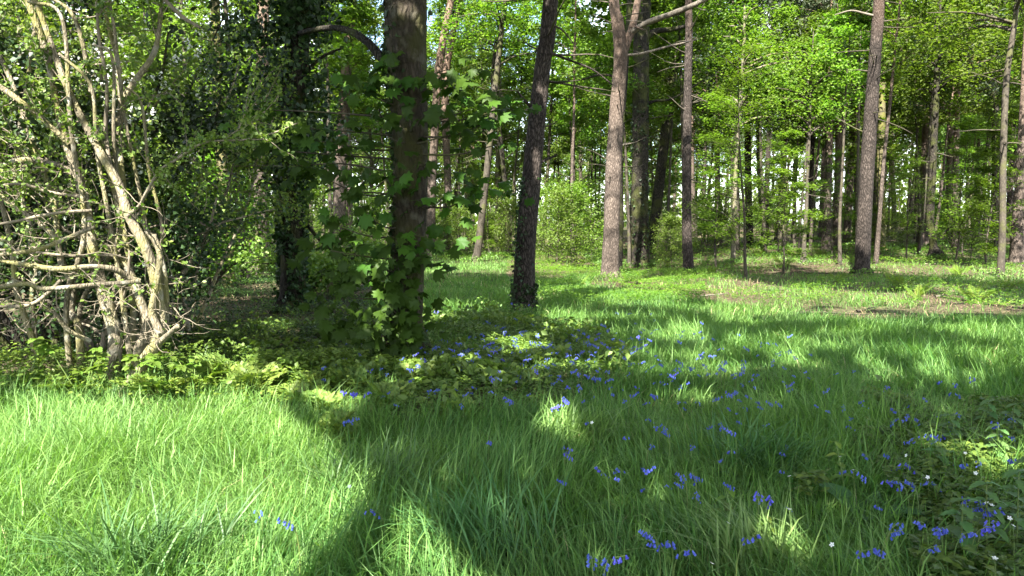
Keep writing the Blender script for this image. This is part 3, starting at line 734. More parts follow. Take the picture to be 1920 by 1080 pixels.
st.add(*tube(Q, np.array([15, 12, 11, 11, 12, 15, 14]) / 325 * 1.0, 10, 30, 0.05, r_)); st.build('second_stem', M['bark_syc'], root, base)
ivy_on(root, base, P, rad, 0.1, 4.6, 1500, 0.07, 0.025, 2.6, 71)
lm = MB()
Q = np.array([W(x, y, SD + dd) for x, y, dd in [(735, 125, 0), (712, 104, .1), (688, 78, .2), (655, 58, .4), (615, 52, .6), (560, 62, .8)]])
lm.add(*tube(Q, np.array([22, 19, 15, 13, 11, 8]) / 325, 9, 20, 0.06, r_))
lm.build('branch', M['bark_dark'], root, base)

def lobed_leaf(seed):
    """a five-lobed leaf one metre across, cupped a little, stalk at the origin, blade along +y"""
    q = np.random.default_rng(seed)
    ang = np.array([-150, -125, -100, -80, -52, -30, -12, 0]) / 180 * np.pi
    rd_ = np.array([0.30, 0.46, 0.30, 0.56, 0.36, 0.58, 0.43, 0.66])
    A = np.concatenate([ang, -ang[:-1][::-1]]); Rr = np.concatenate([rd_, rd_[:-1][::-1]]) * q.uniform(0.88, 1.1, 15)
    x = np.sin(A) * Rr; y = 0.36 + np.cos(A) * Rr
    z = -0.55 * (x ** 2 + (y - 0.4) ** 2) + q.normal(0, 0.05, 15) - 0.12 * np.abs(x)
    V = np.vstack([[0, 0.34, 0.0], np.stack([x, y, z], 1), [0, 0, 0]])
    n = 15
    T = [[0, i + 1, i] for i in range(1, n)] + [[0, 1, n + 1], [0, n + 1, n]]
    # the stalk
    V = np.vstack([V, [[-0.012, -0.55, -0.12], [0.012, -0.55, -0.12], [0.0, 0.34, 0.005]]])
    T.append([n + 2, n + 3, n + 4])
    return V, np.array(T)

leafmesh = []
for k in range(5):
    m_ = MB(); V, T = lobed_leaf(80 + k); m_.add(V, T, 0.2 + 0.15 * k); leafmesh.append(m_.mesh('sycamore_leaf', M['syc']))

CL = [(735, 105, 28, 6, .35), (750, 150, 55, 15, .45), (690, 175, 55, 13, .2), (805, 165, 48, 11, .2), (640, 255, 55, 15, .2), (585, 262, 50, 11, .1), (525, 238, 52, 11, 0), (465, 205, 40, 8, 0),
      (880, 205, 62, 17, .2), (938, 205, 44, 10, .1), (900, 235, 48, 8, .1), (840, 358, 56, 14, .25), (908, 362, 44, 10, .15), (942, 268, 16, 2, .1), (725, 335, 64, 13, .4), (680, 400, 55, 14, .3),
      (635, 425, 40, 7, .2), (800, 445, 58, 13, .3), (742, 450, 55, 12, .45), (700, 500, 55, 12, .45), (655, 520, 34, 9, .4), (735, 580, 64, 18, .55), (712, 630, 52, 16, .6), (765, 560, 40, 7, .4), (702, 668, 26, 5, .65),
      (720, 540, 50, 14, .5), (775, 610, 40, 10, .45), (690, 590, 46, 12, .5), (745, 500, 46, 12, .45), (620, 470, 40, 8, .3), (650, 360, 50, 10, .3), (600, 330, 44, 9, .2), (820, 300, 44, 8, .3), (850, 250, 40, 8, .2), (500, 280, 44, 8, .1), (740, 640, 40, 10, .55),
      (660, 560, 40, 6, .4), (700, 240, 40, 8, .4), (770, 215, 40, 8, .5), (560, 310, 40, 6, .1), (840, 130, 34, 5, .2), (790, 500, 40, 8, .3)]
extra = MB(); nl = 0
for (px, py, rp, n, nearer) in CL:
    c = W(px, py, SD - nearer)
    tz = min(c[2] - 0.12, P[-1][2]); tz = max(tz, 0.3)
    s = np.array([np.interp(tz, P[:, 2], P[:, 0]), np.interp(tz, P[:, 2], P[:, 1]) - 0.1, tz])
    mb = MB(); mid = (s + c) / 2 + np.array([0, 0, -0.05]) + r_.normal(size=3) * 0.05
    mb.add(*tube([s, mid, c], [0.014, 0.010, 0.005], 5, 8, 0, r_))
    mb.build('shoot', M['bark_thin'], root, base)
    out = unit(c - s)
    R_ = rp / FPX * SD
    for i in range(int(n * 1.4)):
        p = c + r_.normal(size=3) * np.array([R_ * 0.8, R_ * 0.45, R_ * 0.36])
        nrm = unit(np.array([0.35 * r_.normal() - 0.2, -0.6 + 0.35 * r_.normal(), 0.6 + 0.3 * r_.normal()]))
        yv = unit(np.array([out[0] * 0.7 + r_.normal() * 0.5, -0.35 + r_.normal() * 0.3, -0.35 + 0.25 * r_.normal()]))
        yv = unit(yv - nrm * yv.dot(nrm)); xv = np.cross(yv, nrm)
        from mathutils import Matrix
        mat = Matrix(((xv[0], yv[0], nrm[0]), (xv[1], yv[1], nrm[1]), (xv[2], yv[2], nrm[2])))
        sz = r_.uniform(0.11, 0.225)
        if nl < 298:
            link_mesh('leaf', leafmesh[r_.integers(0, 5)], root, p - base, mat.to_euler(), sz)
        else:
            V, T = lobed_leaf(80 + i % 5); V = (np.array(mat) @ (V * sz).T).T + p
            extra.add(V, T, 0.4)
        nl += 1
if extra.n: extra.build('foliage', M['syc'], root, base, stuff=True)
top = P2[-2]
d_ = unit(r_.normal(size=(11000, 3))) * (r_.uniform(0, 1, 11000) ** 0.4)[:, None]
Q = top + np.array([-0.4, -0.9, 1.4]) + d_ * np.array([3.4, 3.8, 2.6])
Q = Q[(Q[:, 2] > 1.9 + 0.31 * Q[:, 1]) & ~open_to_sun(Q)]
mb = MB(); mb.add(*cards(Q, 0.26, 0.6, 0.8, None, 0.1, 0.1, r_)); 
for k in range(12):
    a = r_.uniform(0, 6.28); e = top + np.array([math.cos(a) * 2.4, math.sin(a) * 2.4, r_.uniform(0.6, 3)])
    mb2 = MB(); mb2.add(*tube([top, (top + e) / 2 + [0, 0, .3], e], [0.06, 0.04, 0.01], 5, 7, 0, r_)); mb2.build('bough', M['bark_syc'], root, base)
mb.build('crown', M['syc'], root, base, stuff=True)

# ------------------------------------------------------------------ hawthorn thicket at the left
HD = 7.0
r_ = np.random.default_rng(90)
hb = gp(-3.62, 7.0)
haw = thing('hawthorn_tree', 'tangled many stemmed hawthorn with sunlit pale bark at the edge of the grass', 'tree', hb)
STEMS = [  # pixels, extra distance, widths in pixels, name
    ('stem', [(228, 742), (262, 690), (292, 645), (302, 610), (298, 560), (286, 500), (268, 455), (240, 400), (222, 345), (190, 290), (150, 215), (120, 150), (95, 80), (62, -10)], [0, 0, 0, 0, 0, 0, 0, .05, .1, .1, .2, .2, .3, .3], [30, 27, 25, 23, 21, 21, 20, 20, 18, 16, 14, 13, 12, 11]),
    ('stem', [(208, 730), (212, 680), (216, 630), (206, 590), (192, 540), (176, 480), (168, 420), (158, 370), (146, 330), (125, 270), (105, 190), (90, 110), (48, -10)], [.25] * 13, [34, 31, 29, 27, 25, 22, 20, 19, 18, 16, 14, 14, 12]),
    ('stem', [(236, 720), (255, 668), (276, 610), (262, 560), (245, 515), (222, 480), (195, 460)], [.35] * 7, [24, 22, 20, 19, 17, 14, 12]),
    ('stem', [(304, 640), (312, 590), (308, 520), (298, 470), (282, 440), (272, 430)], [.1] * 6, [10, 12, 13, 12, 11, 10]),
    ('stem', [(300, 625), (285, 585), (292, 540), (300, 480), (288, 440)], [-.1] * 5, [18, 14, 13, 12, 10]),
    ('stem', [(152, 690), (148, 620), (134, 585), (135, 540), (110, 470), (105, 400), (85, 330), (60, 260), (20, 150), (-20, 60)], [.3, .3, .4, .4, .4, .5, .5, .5, .6, .6], [17, 15, 14, 14, 12, 12, 11, 11, 10, 9]),
    ('stem', [(75, 690), (62, 640), (48, 600), (30, 540), (24, 480), (8, 400), (-20, 300)], [.5] * 7, [15, 14, 13, 12, 11, 10, 9]),
    ('stem', [(70, 700), (66, 640), (60, 560), (70, 480), (50, 400), (30, 330), (36, 250), (60, 100), (70, -10)], [.9] * 9, [14, 13, 12, 12, 12, 11, 11, 10, 8]),
    ('branch', [(262, 528), (215, 532), (160, 536), (110, 540), (75, 541), (50, 532), (0, 538), (-60, 545)], [-.1, -.25, -.4, -.5, -.5, -.55, -.6, -.7], [9, 10, 10, 9, 9, 9, 8, 7]),
    ('branch', [(262, 528), (240, 520), (215, 505), (170, 500), (110, 505), (60, 498), (20, 492), (-40, 480)], [.05, 0, -.1, -.2, -.3, -.3, -.3, -.4], [13, 12, 12, 11, 11, 10, 9, 8]),
    ('branch', [(178, 425), (130, 445), (80, 465), (35, 474), (-30, 480)], [.1, 0, -.2, -.3, -.4], [9, 9, 8, 7, 6]),
    ('branch', [(226, 480), (180, 478), (140, 480), (90, 476), (40, 470), (-20, 468)], [.3, .2, .1, 0, 0, 0], [8, 7, 7, 6, 6, 5]),
    ('branch', [(172, 395), (120, 398), (70, 406), (30, 415), (-30, 425)], [.2, .1, 0, 0, -.1], [8, 7, 7, 6, 5]),
    ('branch', [(115, 500), (105, 450), (70, 415), (30, 390), (-20, 350)], [.1, .1, .1, .1, .1], [11, 11, 10, 9, 8]),
    ('branch', [(115, 525), (90, 550), (60, 570), (20, 575), (-40, 570)], [-.3, -.3, -.3, -.3, -.4], [8, 8, 7, 7, 6]),
    ('branch', [(170, 640), (130, 620), (105, 590), (80, 565), (110, 530)], [.1, 0, -.1, -.2, -.3], [9, 9, 8, 8, 7]),
    ('branch', [(296, 645), (315, 628), (334, 611)], [-.1, -.2, -.3], [14, 11, 10]),
    ('branch', [(268, 440), (300, 420), (290, 380), (215, 310), (195, 425), (205, 395)], [.3, .4, .5, .6, .5, .5], [6, 6, 5, 5, 5, 4]) if False else
    ('branch', [(240, 405), (262, 385), (275, 360), (300, 320), (330, 300), (372, 272), (410, 264), (460, 262), (510, 250), (560, 230)], [.0, -.1, -.2, -.2, -.3, -.3, -.3, -.3, -.3, -.3], [8, 7, 6, 6, 5, 5, 4, 4, 3, 2]),
    ('branch', [(215, 345), (205, 300), (198, 240), (200, 160), (186, 70), (180, -10)], [.2, .2, .3, .3, .3, .3], [8, 8, 8, 7, 6, 5]),
    ('branch', [(235, 400), (228, 330), (222, 260), (232, 190), (262, 140), (292, 90), (305, -10)], [.6, .6, .7, .7, .7, .7, .8], [16, 16, 16, 15, 13, 11, 9]),
    ('branch', [(228, 210), (222, 120), (206, 60), (190, -10)], [.7, .7, .6, .6], [13, 11, 9, 8]),
    ('branch', [(150, 330), (110, 310), (60, 300), (20, 305), (-30, 330)], [.3, .3, .3, .3, .3], [9, 12, 13, 12, 10]),
    ('branch', [(160, 370), (90, 360), (40, 345), (-20, 352)], [.2, .1, 0, 0], [7, 7, 6, 5]),
    ('branch', [(130, 270), (70, 215), (10, 170), (-40, 140)], [.2, .1, .1, 0], [11, 11, 12, 10]),
    ('branch', [(180, 480), (150, 445), (120, 430), (95, 400), (80, 370)], [.5] * 5, [7, 6, 6, 5, 4]),
    ('branch', [(200, 590), (230, 560), (240, 520), (243, 470)], [.3, .3, .2, .2], [7, 6, 6, 5]),
    ('branch', [(300, -10), (340, 30), (375, 52)], [.0, 0, 0], [8, 8, 7]),
]
_q = np.random.default_rng(93)
N_DRAWN = len(STEMS)
for k in range(6):          # slender arching stems fanning out of the stool
    x0 = _q.uniform(130, 285); y0 = _q.uniform(660, 705)
    x1 = x0 + _q.uniform(-25, 35); x3 = x0 + _q.uniform(-190, 60); x2 = (x1 + x3) / 2 + _q.uniform(0, 45)
    ye = _q.uniform(-20, 210)
    pp = [(x0, y0), (x1, y0 - 120), (x2, y0 - 260), ((x2 + x3) / 2 - 5, (y0 - 260 + ye) / 2), (x3, ye), (x3 - _q.uniform(20, 70), ye - _q.uniform(20, 90))]
    e0 = _q.uniform(.25, .7); w0 = _q.uniform(9, 15)
    STEMS.append(('stem', pp, [e0, e0, e0 - .05, e0 - .1, e0 - .15, e0 - .2], list(w0 * np.array([1.1, 1, .9, .8, .65, .5]))))
pts_all = []
for nm, px, dd, wd in STEMS:
    dd = list(dd)[:len(px)] + [dd[-1]] * (len(px) - len(dd))
    Q = np.array([W(x, y, HD + e) for (x, y), e in zip(px, dd)])
    rr = np.array(wd[:len(px)]) * 0.92 / 2 * HD / FPX
    Q[0][2] = min(Q[0][2], float(gh(Q[0][0], Q[0][1])) - 0.05) if nm == 'stem' and px[0][1] > 660 else Q[0][2]
    m_ = MB(); m_.add(*tube(Q, rr, 10, 8 * len(Q), 0.07, r_))
    m_.build(nm, M['bark_haw'] if rr.max() > 0.02 else M['bark_twig'], haw, hb)
    c = catmull(Q, 30)
    pts_all.append((c, rr.mean()))
tw = MB(); lf = MB(); LP = []; LT = []
def twig(p0, d0, length, r0, depth, leafy):
    P_ = [p0]; d = unit(d0)
    n = 6
    for i in range(n):
        d = unit(d + r_.normal(size=3) * 0.22 + np.array([0, 0, 0.03]))
        P_.append(P_[-1] + d * length / n)
    P_ = np.array(P_)
    tw.add(*tube(P_, np.linspace(r0, r0 * 0.35, n + 1), 4, 7, 0, r_))
    for k in range(int(length * 20 * leafy)):
        f = r_.uniform(0.15, 1); j = f * n; i = min(int(j), n - 1)
        c = P_[i] + (P_[i + 1] - P_[i]) * (j - i)
        for q in range(r_.integers(2, 4)): LP.append(c + r_.normal(size=3) * 0.022); LT.append(r_.uniform(0, 1))
    if depth > 0:
        for k in range(r_.integers(2, 5)):
            i = r_.integers(1, n)
            dd = unit(P_[i] - P_[i - 1]) * 0.6 + unit(r_.normal(size=3)) * 0.8
            twig(P_[i], dd, length * r_.uniform(0.35, 0.6), r0 * 0.6, depth - 1, leafy)
for c, rm in pts_all[:N_DRAWN]:
    ln = np.linalg.norm(np.diff(c, axis=0), axis=1).sum()
    for k in range(int(2 + ln * 3.4)):
        i = r_.integers(4, 30); p = c[i]
        if p[2] < 0.3: continue
        d = unit(r_.normal(size=3)); d[0] += -0.45 if p[0] < -3.4 else 0.15; d[1] += 0.12; d[2] += 0.35 if p[2] > 1.2 else -0.05
        twig(p, d, r_.uniform(0.3, 0.6 if p[2] < 1.2 else 1.15), r_.uniform(0.004, 0.008), 1, np.interp(p[2], [0.7, 1.5, 2.2, 3], [0.12, 0.45, 1.0, 1.5]))
tw.build('twigs', M['bark_twig'], haw, hb, stuff=True)
# leafy sprays on the long free twig and through the top
c = catmull(np.array([W(x, y, HD - .3) for x, y in [(290, 340), (330, 300), (372, 272), (410, 262), (460, 262), (510, 250), (560, 230)]]), 60)
for p in c:
    for q in range(r_.integers(4, 11)): LP.append(p + r_.normal(size=3) * np.array([.03, .03, .035])); LT.append(r_.uniform(.4, 1))
LP = np.array(LP)
lf.add(*cards(LP, 0.042, 0.4, 0.75, np.array(LT), 0.12, 0.1, r_))
lf.build('foliage', M['haw'], haw, hb, stuff=True)

# more stems standing farther back inside the thicket
def thicket_tree(name, label, bx, by, n, hgt, rad, seed, mat, bark, nleaf, lsz, zlo, blossom=0, spread=(1, 1, 1), cy=0.0):
    q = np.random.default_rng(seed); b = gp(bx, by)
    t = thing(name, label, 'tree' if 'tree' in name else 'bush', b)
    tips = []
    for k in range(n):
        az = q.uniform(0, 6.28); s = b + np.array([math.cos(az) * .25, math.sin(az) * .25, -0.08])
        ln = hgt * q.uniform(.75, 1.05)
        P_ = limb_path(q, s, az, q.uniform(1.0, 1.4), ln, 0.15, 7)
        m_ = MB(); m_.add(*tube(P_, np.linspace(q.uniform(.03, .06), .012, 8), 8, 20, 0.06, q))
        for j in range(6):
            i = q.integers(2, 7)
            S = limb_path(q, P_[i], q.uniform(0, 6.28), q.uniform(-.1, .7), rad * q.uniform(.4, 1), .1, 4)
            m_.add(*tube(S, np.linspace(.016, .005, 5), 5, 8, 0, q)); tips += list(S[1:])
        m_.build('stem', M[bark], t, b); tips += list(P_[3:])
    tips = np.array(tips)
    pk = q.integers(0, len(tips), nleaf)
    Q = tips[pk] + q.normal(size=(nleaf, 3)) * 0.16 * np.array(spread)
    Q = Q[Q[:, 2] > zlo]
    m_ = MB(); m_.add(*cards(Q, lsz, 0.45, 0.75, None, .1, .15, q)); m_.build('foliage', M[mat], t, b, stuff=True)
    if blossom:
        hi = tips[(tips[:, 2] > 2.3) & (tips[:, 1] < by + .2)]
        cl = hi[q.integers(0, len(hi), blossom)] + np.array([0, -0.42, 0.05]) + q.normal(size=(blossom, 3)) * .34
        Q = np.repeat(cl, 13, 0) + q.normal(size=(blossom * 13, 3)) * .04
        m_ = MB(); m_.add(*cards(Q, 0.035, .5, .95, None, .05, 0, q)); m_.build('blossom', M['petal_white'], t, b, stuff=True)
    return t
thicket_tree('flowering_hawthorn_tree', 'flowering hawthorn with white may blossom high between thicket and ivy trunk', -4.6, 10.2, 6, 5.2, 1.5, 95, 'haw', 'bark_haw', 15000, 0.06, 1.5, 120)
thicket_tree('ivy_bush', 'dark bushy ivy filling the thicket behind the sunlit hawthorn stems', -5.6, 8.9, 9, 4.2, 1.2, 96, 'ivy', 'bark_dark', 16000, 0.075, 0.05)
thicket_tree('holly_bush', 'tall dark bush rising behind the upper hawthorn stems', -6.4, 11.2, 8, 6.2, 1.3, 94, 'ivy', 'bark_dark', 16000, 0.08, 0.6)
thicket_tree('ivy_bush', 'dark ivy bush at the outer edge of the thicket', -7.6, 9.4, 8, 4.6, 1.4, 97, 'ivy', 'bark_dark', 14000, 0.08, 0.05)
thicket_tree('blackthorn_bush', 'dense thorny bush low behind the hawthorn foot', -4.5, 8.3, 7, 2.3, 0.8, 98, 'ivy', 'bark_twig', 7000, 0.055, 0.05)
thicket_tree('hazel_bush', 'bright green hazel bush seen between the thicket and the ivy trunk', -7.1, 16.5, 8, 2.9, 1.0, 99, 'spring', 'bark_thin', 9000, 0.075, 0.2)
thicket_tree('elder_bush', 'shaded elder bush in the gloom at the foot of the ivy trunk', -4.0, 15.6, 7, 1.6, 0.8, 100, 'herb', 'bark_thin', 5000, 0.09, 0.05)

# ------------------------------------------------------------------ the wood beyond: kinds copied over the plots
def far_kind(fn, n): return [fn(i) for i in range(n)]
FB = [broadleaf(200 + i, 15 + i % 3 * 1.5, (0.16, 0.11, 0.09)[i % 3], (2.6, 4.2, 5.5)[i % 3], (3.6, 3.0, 2.4)[i % 3], 24, 6400, (0.16, 0.22, 0.18)[i % 3], M['spring'] if i % 3 else M['oakleaf'], M['bark_thin'] if i % 4 else M['bark_birch'], 'broadleaf_tree', 'x') for i in range(6)]
FT = [broadleaf(280 + i, 13.5, 0.075, 6.2, 1.9, 16, 4200, 0.17, M['oakleaf'] if i % 2 else M['spring'], M['bark_pine_red'] if i == 1 else M['bark_thin'], 'pole_tree', 'x', lean=0.02) for i in range(4)]
FPn = [broadleaf(220 + i, 18, 0.2, 8.0, 2.9, 26, 9000, 0.34, M['needle'], M['bark_pine_red'] if i % 2 else M['bark_pine'], 'pine_tree', 'x', needle=True, lean=0.015, profile=lambda f: 0.35 + 0.65 * math.sin(math.pi * min(1, f * 0.8 + 0.2))) for i in range(3)]
FS = [broadleaf(240 + i, 7.5, 0.05, 0.9, 2.0, 20, 5200, (0.09, 0.135, 0.15, 0.11)[i], M['spring'], M['bark_thin'], 'sapling_tree', 'x', flat=0.35, up=0.75, lean=0.05, sides=6) for i in range(4)]
FU = [broadleaf(260 + i, 3.2, 0.025, 0.2, 1.5, 22, 4200, 0.09, M['oakleaf'] if i % 2 else M['spring'], M['bark_thin'], 'understorey_shrub', 'x', flat=0.7, lean=0.08, sides=5) for i in range(4)]
for root_, k in FU: root_['category'] = 'shrub'
used = set()
def plant(kinds, i, x, y, label, group, s=1.0, rz=None, tilt=0.03):
    root_, kids = kinds[i % len(kinds)]
    rz = rng.uniform(0, 6.28) if rz is None else rz
    tl = (rng.normal() * tilt, rng.normal() * tilt)
    if root_.name not in used:
        used.add(root_.name)
        root_.location = gp(x, y); root_.rotation_euler = (tl[0], tl[1], rz); root_.scale = (s, s, s)
        root_['label'] = label
        if group: root_['group'] = group
        return root_
    r2 = copy_thing(root_, kids, gp(x, y), rz, s, label, group, tl)
    if not group and 'group' in r2: del r2['group']
    return r2

q = np.random.default_rng(300)
taken = []
def free(x, y, dmin):
    return all((x - a) ** 2 + (y - b) ** 2 > dmin ** 2 for a, b in taken)
# named saplings and shrubs nearer the viewer
NEAR = [  # px of the foot, distance, kind, scale, label
    (1400, 20.5, 'S', 0.85, 'layered bright green sapling arching over the litter right of the slim pine'),
    (1345, 25, 'S', 0.8, 'sunlit lime green sapling filling the gap beside the slim straight pine'),
    (1470, 24, 'S', 0.62, 'broad blue green sapling standing before the black leaning stem'),
    (1560, 31, 'S', 0.6, 'small leafy sapling at the foot of the sunlit pine trio'),
    (1700, 29, 'S', 0.62, 'leafy sapling between the yellow mossy trunk and the crooked dark one'),
    (1790, 27, 'S', 0.72, 'bushy sapling right of the crooked dark trunk'),
    (1850, 26, 'S', 0.66, 'dense sapling just left of the slim green barked tree'),
    (1262, 27, 'U', 0.6, 'low leafy shrub right of the slanting dark trunk'),
    (1085, 27, 'U', 0.95, 'twiggy olive shrub left of the pale forked pine'),
    (1045, 26, 'U', 0.85, 'twiggy olive shrub tight behind the leaning ivy footed pine'),
    (1110, 31, 'U', 1.05, 'taller olive shrub behind the pale forked pine'),
    (1025, 31, 'U', 1.0, 'rounded olive shrub beyond the leaning ivy footed pine'),
    (960, 35, 'U', 0.9, 'loose green shrub at the end of the sunlit lawn'),
    (860, 36, 'U', 0.8, 'small green shrub at the head of the lawn near the sycamore'),
    (700, 24, 'U', 0.8, 'sunlit shrub seen behind the sycamore trunk'),
    (590, 27, 'U', 0.9, 'sunlit shrub seen right of the ivy covered trunk'),
    (380, 23, 'U', 0.95, 'leafy green shrub behind the hawthorn thicket'),
    (460, 21, 'U', 0.6, 'low green shrub between the mossy trunk and the brown pine'),
    (1820, 30, 'U', 0.8, 'dark leaved shrub among the saplings near the edge'),
    (1640, 36, 'U', 0.7, 'low shrub behind the yellow mossy trunk'),
    (1310, 33, 'U', 0.85, 'shrub standing beyond the slim straight pine'),
]
for k, (px, d, kd, s, lab) in enumerate(NEAR):
    x = (px - 960) / FPX * d; taken.append((x, d))
    plant(FS if kd == 'S' else FU, k, x, d, lab, None, s)
for k, (x, y, s, lab) in enumerate([(-9.6, 15.5, .62, 'broad leafy tree rising behind the thicket at the edge'), (-7.0, 19.5, .7, 'leafy tree behind the thicket, left of the mossy trunk'), (-12.5, 19.0, .8, 'taller leafy tree beyond the outer ivy bush'), (-10.2, 24.0, .85, 'leafy tree far behind the thicket, left of the brown pine')]):
    taken.append((x, y)); plant([FB[0], FB[3]], k, x, y, lab, None, s)
GB = 'broadleaved trees in the wood beyond'; GPN = 'pines in the wood beyond'; GS = 'saplings in the wood beyond'; GU = 'shrubs in the wood beyond'
nB = nP = nS = nU = 0
for it in range(6000):
    y = 34 + 66 * q.uniform() ** 0.8; x = q.uniform(-0.86, 0.86) * y
    right = x > 0.2 * y
    if nB + nP >= 235: break
    if not free(x, y, 1.7 + 0.011 * y): continue
    if y < 42 and -6 < x < 1.0: continue
    taken.append((x, y))
    if q.uniform() < (0.74 if right else 0.2):
        plant(FPn, q.integers(0, 9), x, y, 'tall straight pine far back in the crowded wood', GPN, q.uniform(.8, 1.1)); nP += 1
    else:
        plant(FB, q.integers(0, 12), x, y, 'slim spring leaved tree far back in the crowded wood', GB, q.uniform(.7, 1.15)); nB += 1
nT = 0
for it in range(3000):
    if nT >= 105: break
    y = 27 + 26 * q.uniform(); x = q.uniform(-0.72, 0.74) * y
    if y < 40 and -5.5 < x < 2.2: continue
    if not free(x, y, 1.1): continue
    taken.append((x, y)); plant(FT, q.integers(0, 8), x, y, 'thin bare pole of a young tree with its leaves only at the top', 'thin poles between the trunks', q.uniform(.8, 1.15), None, .05); nT += 1
for it in range(3000):
    if nS >= 62: break
    y = 27 + 50 * q.uniform(); x = q.uniform(-0.85, 0.85) * y
    if y < 36 and -5.5 < x < 2.5: continue
    if not free(x, y, 1.5): continue
    taken.append((x, y)); plant(FS, q.integers(0, 9), x, y, 'small bright sapling growing under the far trees', GS, q.uniform(.5, 1.0)); nS += 1
for it in range(3000):
    if nU >= 110: break
    y = 36 + 50 * q.uniform(); x = q.uniform(-0.85, 0.85) * y
    if not free(x, y, 1.2): continue
    taken.append((x, y)); plant(FU, q.integers(0, 9), x, y, 'low tangled shrub under the far trees', GU, q.uniform(.5, 1.0)); nU += 1

# the far-off wood that closes the view
n = 36000
y = q.uniform(100, 150, n); x = q.uniform(-1.0, 1.0, n) * y; z = 0.2 + 15 * q.uniform(0, 1, n) ** 1.35
k = fnoise(x / 5, z / 3 + y / 9, 41) > 0.40
Q = np.stack([x, y, z + np.clip(y - 24, 0, 50) * 0.022 * np.clip((x - 2) / 8, 0, 1)], 1)[k]
mb = MB(); mb.add(*cards(Q, 0.95, 0.4, 0.7, np.clip(fnoise(Q[:, 0] / 6, Q[:, 2] / 6, 43) + q.normal(size=len(Q)) * .15, 0, 1), .1, .1, q))
mb.build('far_wood', M['spring'], stuff=True)['label'] = 'leafy mass of the far-off wood'

# ------------------------------------------------------------------ long grass
def grass_blades(x, y, h, wd, mb, q, tint, segs=3, bendm=0.5):
    N = len(x)
    z0 = gh(x, y) - 0.02
    az = (fnoise(x * 0.9, y * 0.9, 51) * 9.0) + q.normal(size=N) * 1.3
    b = np.clip(q.normal(bendm, 0.34, N), 0.03, 1.35)
    dx, dy = np.cos(az), np.sin(az)
    tilt = np.abs(q.normal(0, 0.38, N))
    fa = az + np.pi / 2 + q.normal(size=N) * 0.5
    sx, sy = np.cos(fa), np.sin(fa)
    rows = []
    for i in range(segs + 1):
        t = i / segs
        hz = h * (t - 0.42 * b * t * t * t)
        rr = h * (tilt * t + b * 0.62 * t * t)
        cx = x + dx * rr; cy = y + dy * rr; cz = z0 + hz
        ww = wd * (0.8 + 0.5 * t - 1.3 * t ** 3) * 0.5
        if i < segs:
            rows.append(np.stack([cx - sx * ww, cy - sy * ww, cz], 1)); rows.append(np.stack([cx + sx * ww, cy + sy * ww, cz], 1))
        else:
            rows.append(np.stack([cx, cy, cz], 1))
    m = 2 * segs + 1
    V = np.stack(rows, 1).reshape(-1, 3)
    t0 = np.arange(N)[:, None] * m
    T = []
    for i in range(segs - 1):
        T.append(t0 + np.array([2 * i, 2 * i + 1, 2 * i + 3])); T.append(t0 + np.array([2 * i, 2 * i + 3, 2 * i + 2]))
    T.append(t0 + np.array([2 * segs - 2, 2 * segs - 1, 2 * segs]))
    mb.add(V, np.concatenate(T), np.repeat(tint, m))

q = np.random.default_rng(400)
gm = MB(); straw = MB()
def sow(n, y0, y1, hw, hmean, wmin, segs, pw=1.0, bm=0.5):
    y = y0 + (y1 - y0) * q.uniform(0, 1, n) ** pw
    x = q.uniform(-1, 1, n) * (0.70 * y + hw)
    clump = 0.45 + 0.9 * fnoise(x * 1.9, y * 1.9, 52)
    keep = q.uniform(0, 1, n) < grass_density(x, y) * np.clip(clump, 0.25, 1)
    x = x[keep]; y = y[keep]
    tuft = vnoise(x * 1.4, y * 1.4, 53)
    h = hmean * (0.55 + 0.85 * tuft) * q.uniform(0.55, 1.25, len(x))
    h = np.where((y > 17) & (x < 1.5), h * 0.75, h)
    t = np.clip(0.55 * fnoise(x * 0.7, y * 0.7, 54) + 0.25 * vnoise(x * 3, y * 3, 55) + q.normal(0.1, 0.24, len(x)), 0, 1)
    wd = np.maximum(wmin * q.uniform(.6, 1.3, len(x)), y * 0.00068)
    grass_blades(x, y, h, wd, gm, q, t, segs, bm)
sow(150000, 1.6, 6.0, 2.4, 0.21, 0.0042, 3, 0.8, 0.6)
sow(52000, 1.6, 6.0, 2.4, 0.31, 0.0065, 3, 0.8, 0.5)
sow(140000, 6.0, 12.0, 2.6, 0.20, 0.0057, 2, 0.85, 0.6)
sow(48000, 6.0, 12.0, 2.6, 0.29, 0.0075, 3, 0.85, 0.5)
sow(105000, 12.0, 22.0, 2.6, 0.21, 0.010, 2)
sow(50000, 22.0, 40.0, 2.0, 0.23, 0.016, 2)
o = gm.build('grass', M['grass'], stuff=True); o['label'] = 'long fresh green grass of the glade'
# dry straw between the blades
n = 9000
y = q.uniform(2, 22, n); x = q.uniform(-.7, .7, n) * y
kk = fnoise(x * 1.2, y * 1.2, 58) > 0.5
x, y = x[kk], y[kk]
grass_blades(x, y, q.uniform(.1, .28, len(x)), np.maximum(.003, y * .0006), straw, q, q.uniform(0, 1, len(x)), 2, 0.9)
straw.build('dry_grass', M['drygrass'], stuff=True)['label'] = 'bleached straw among the green grass'

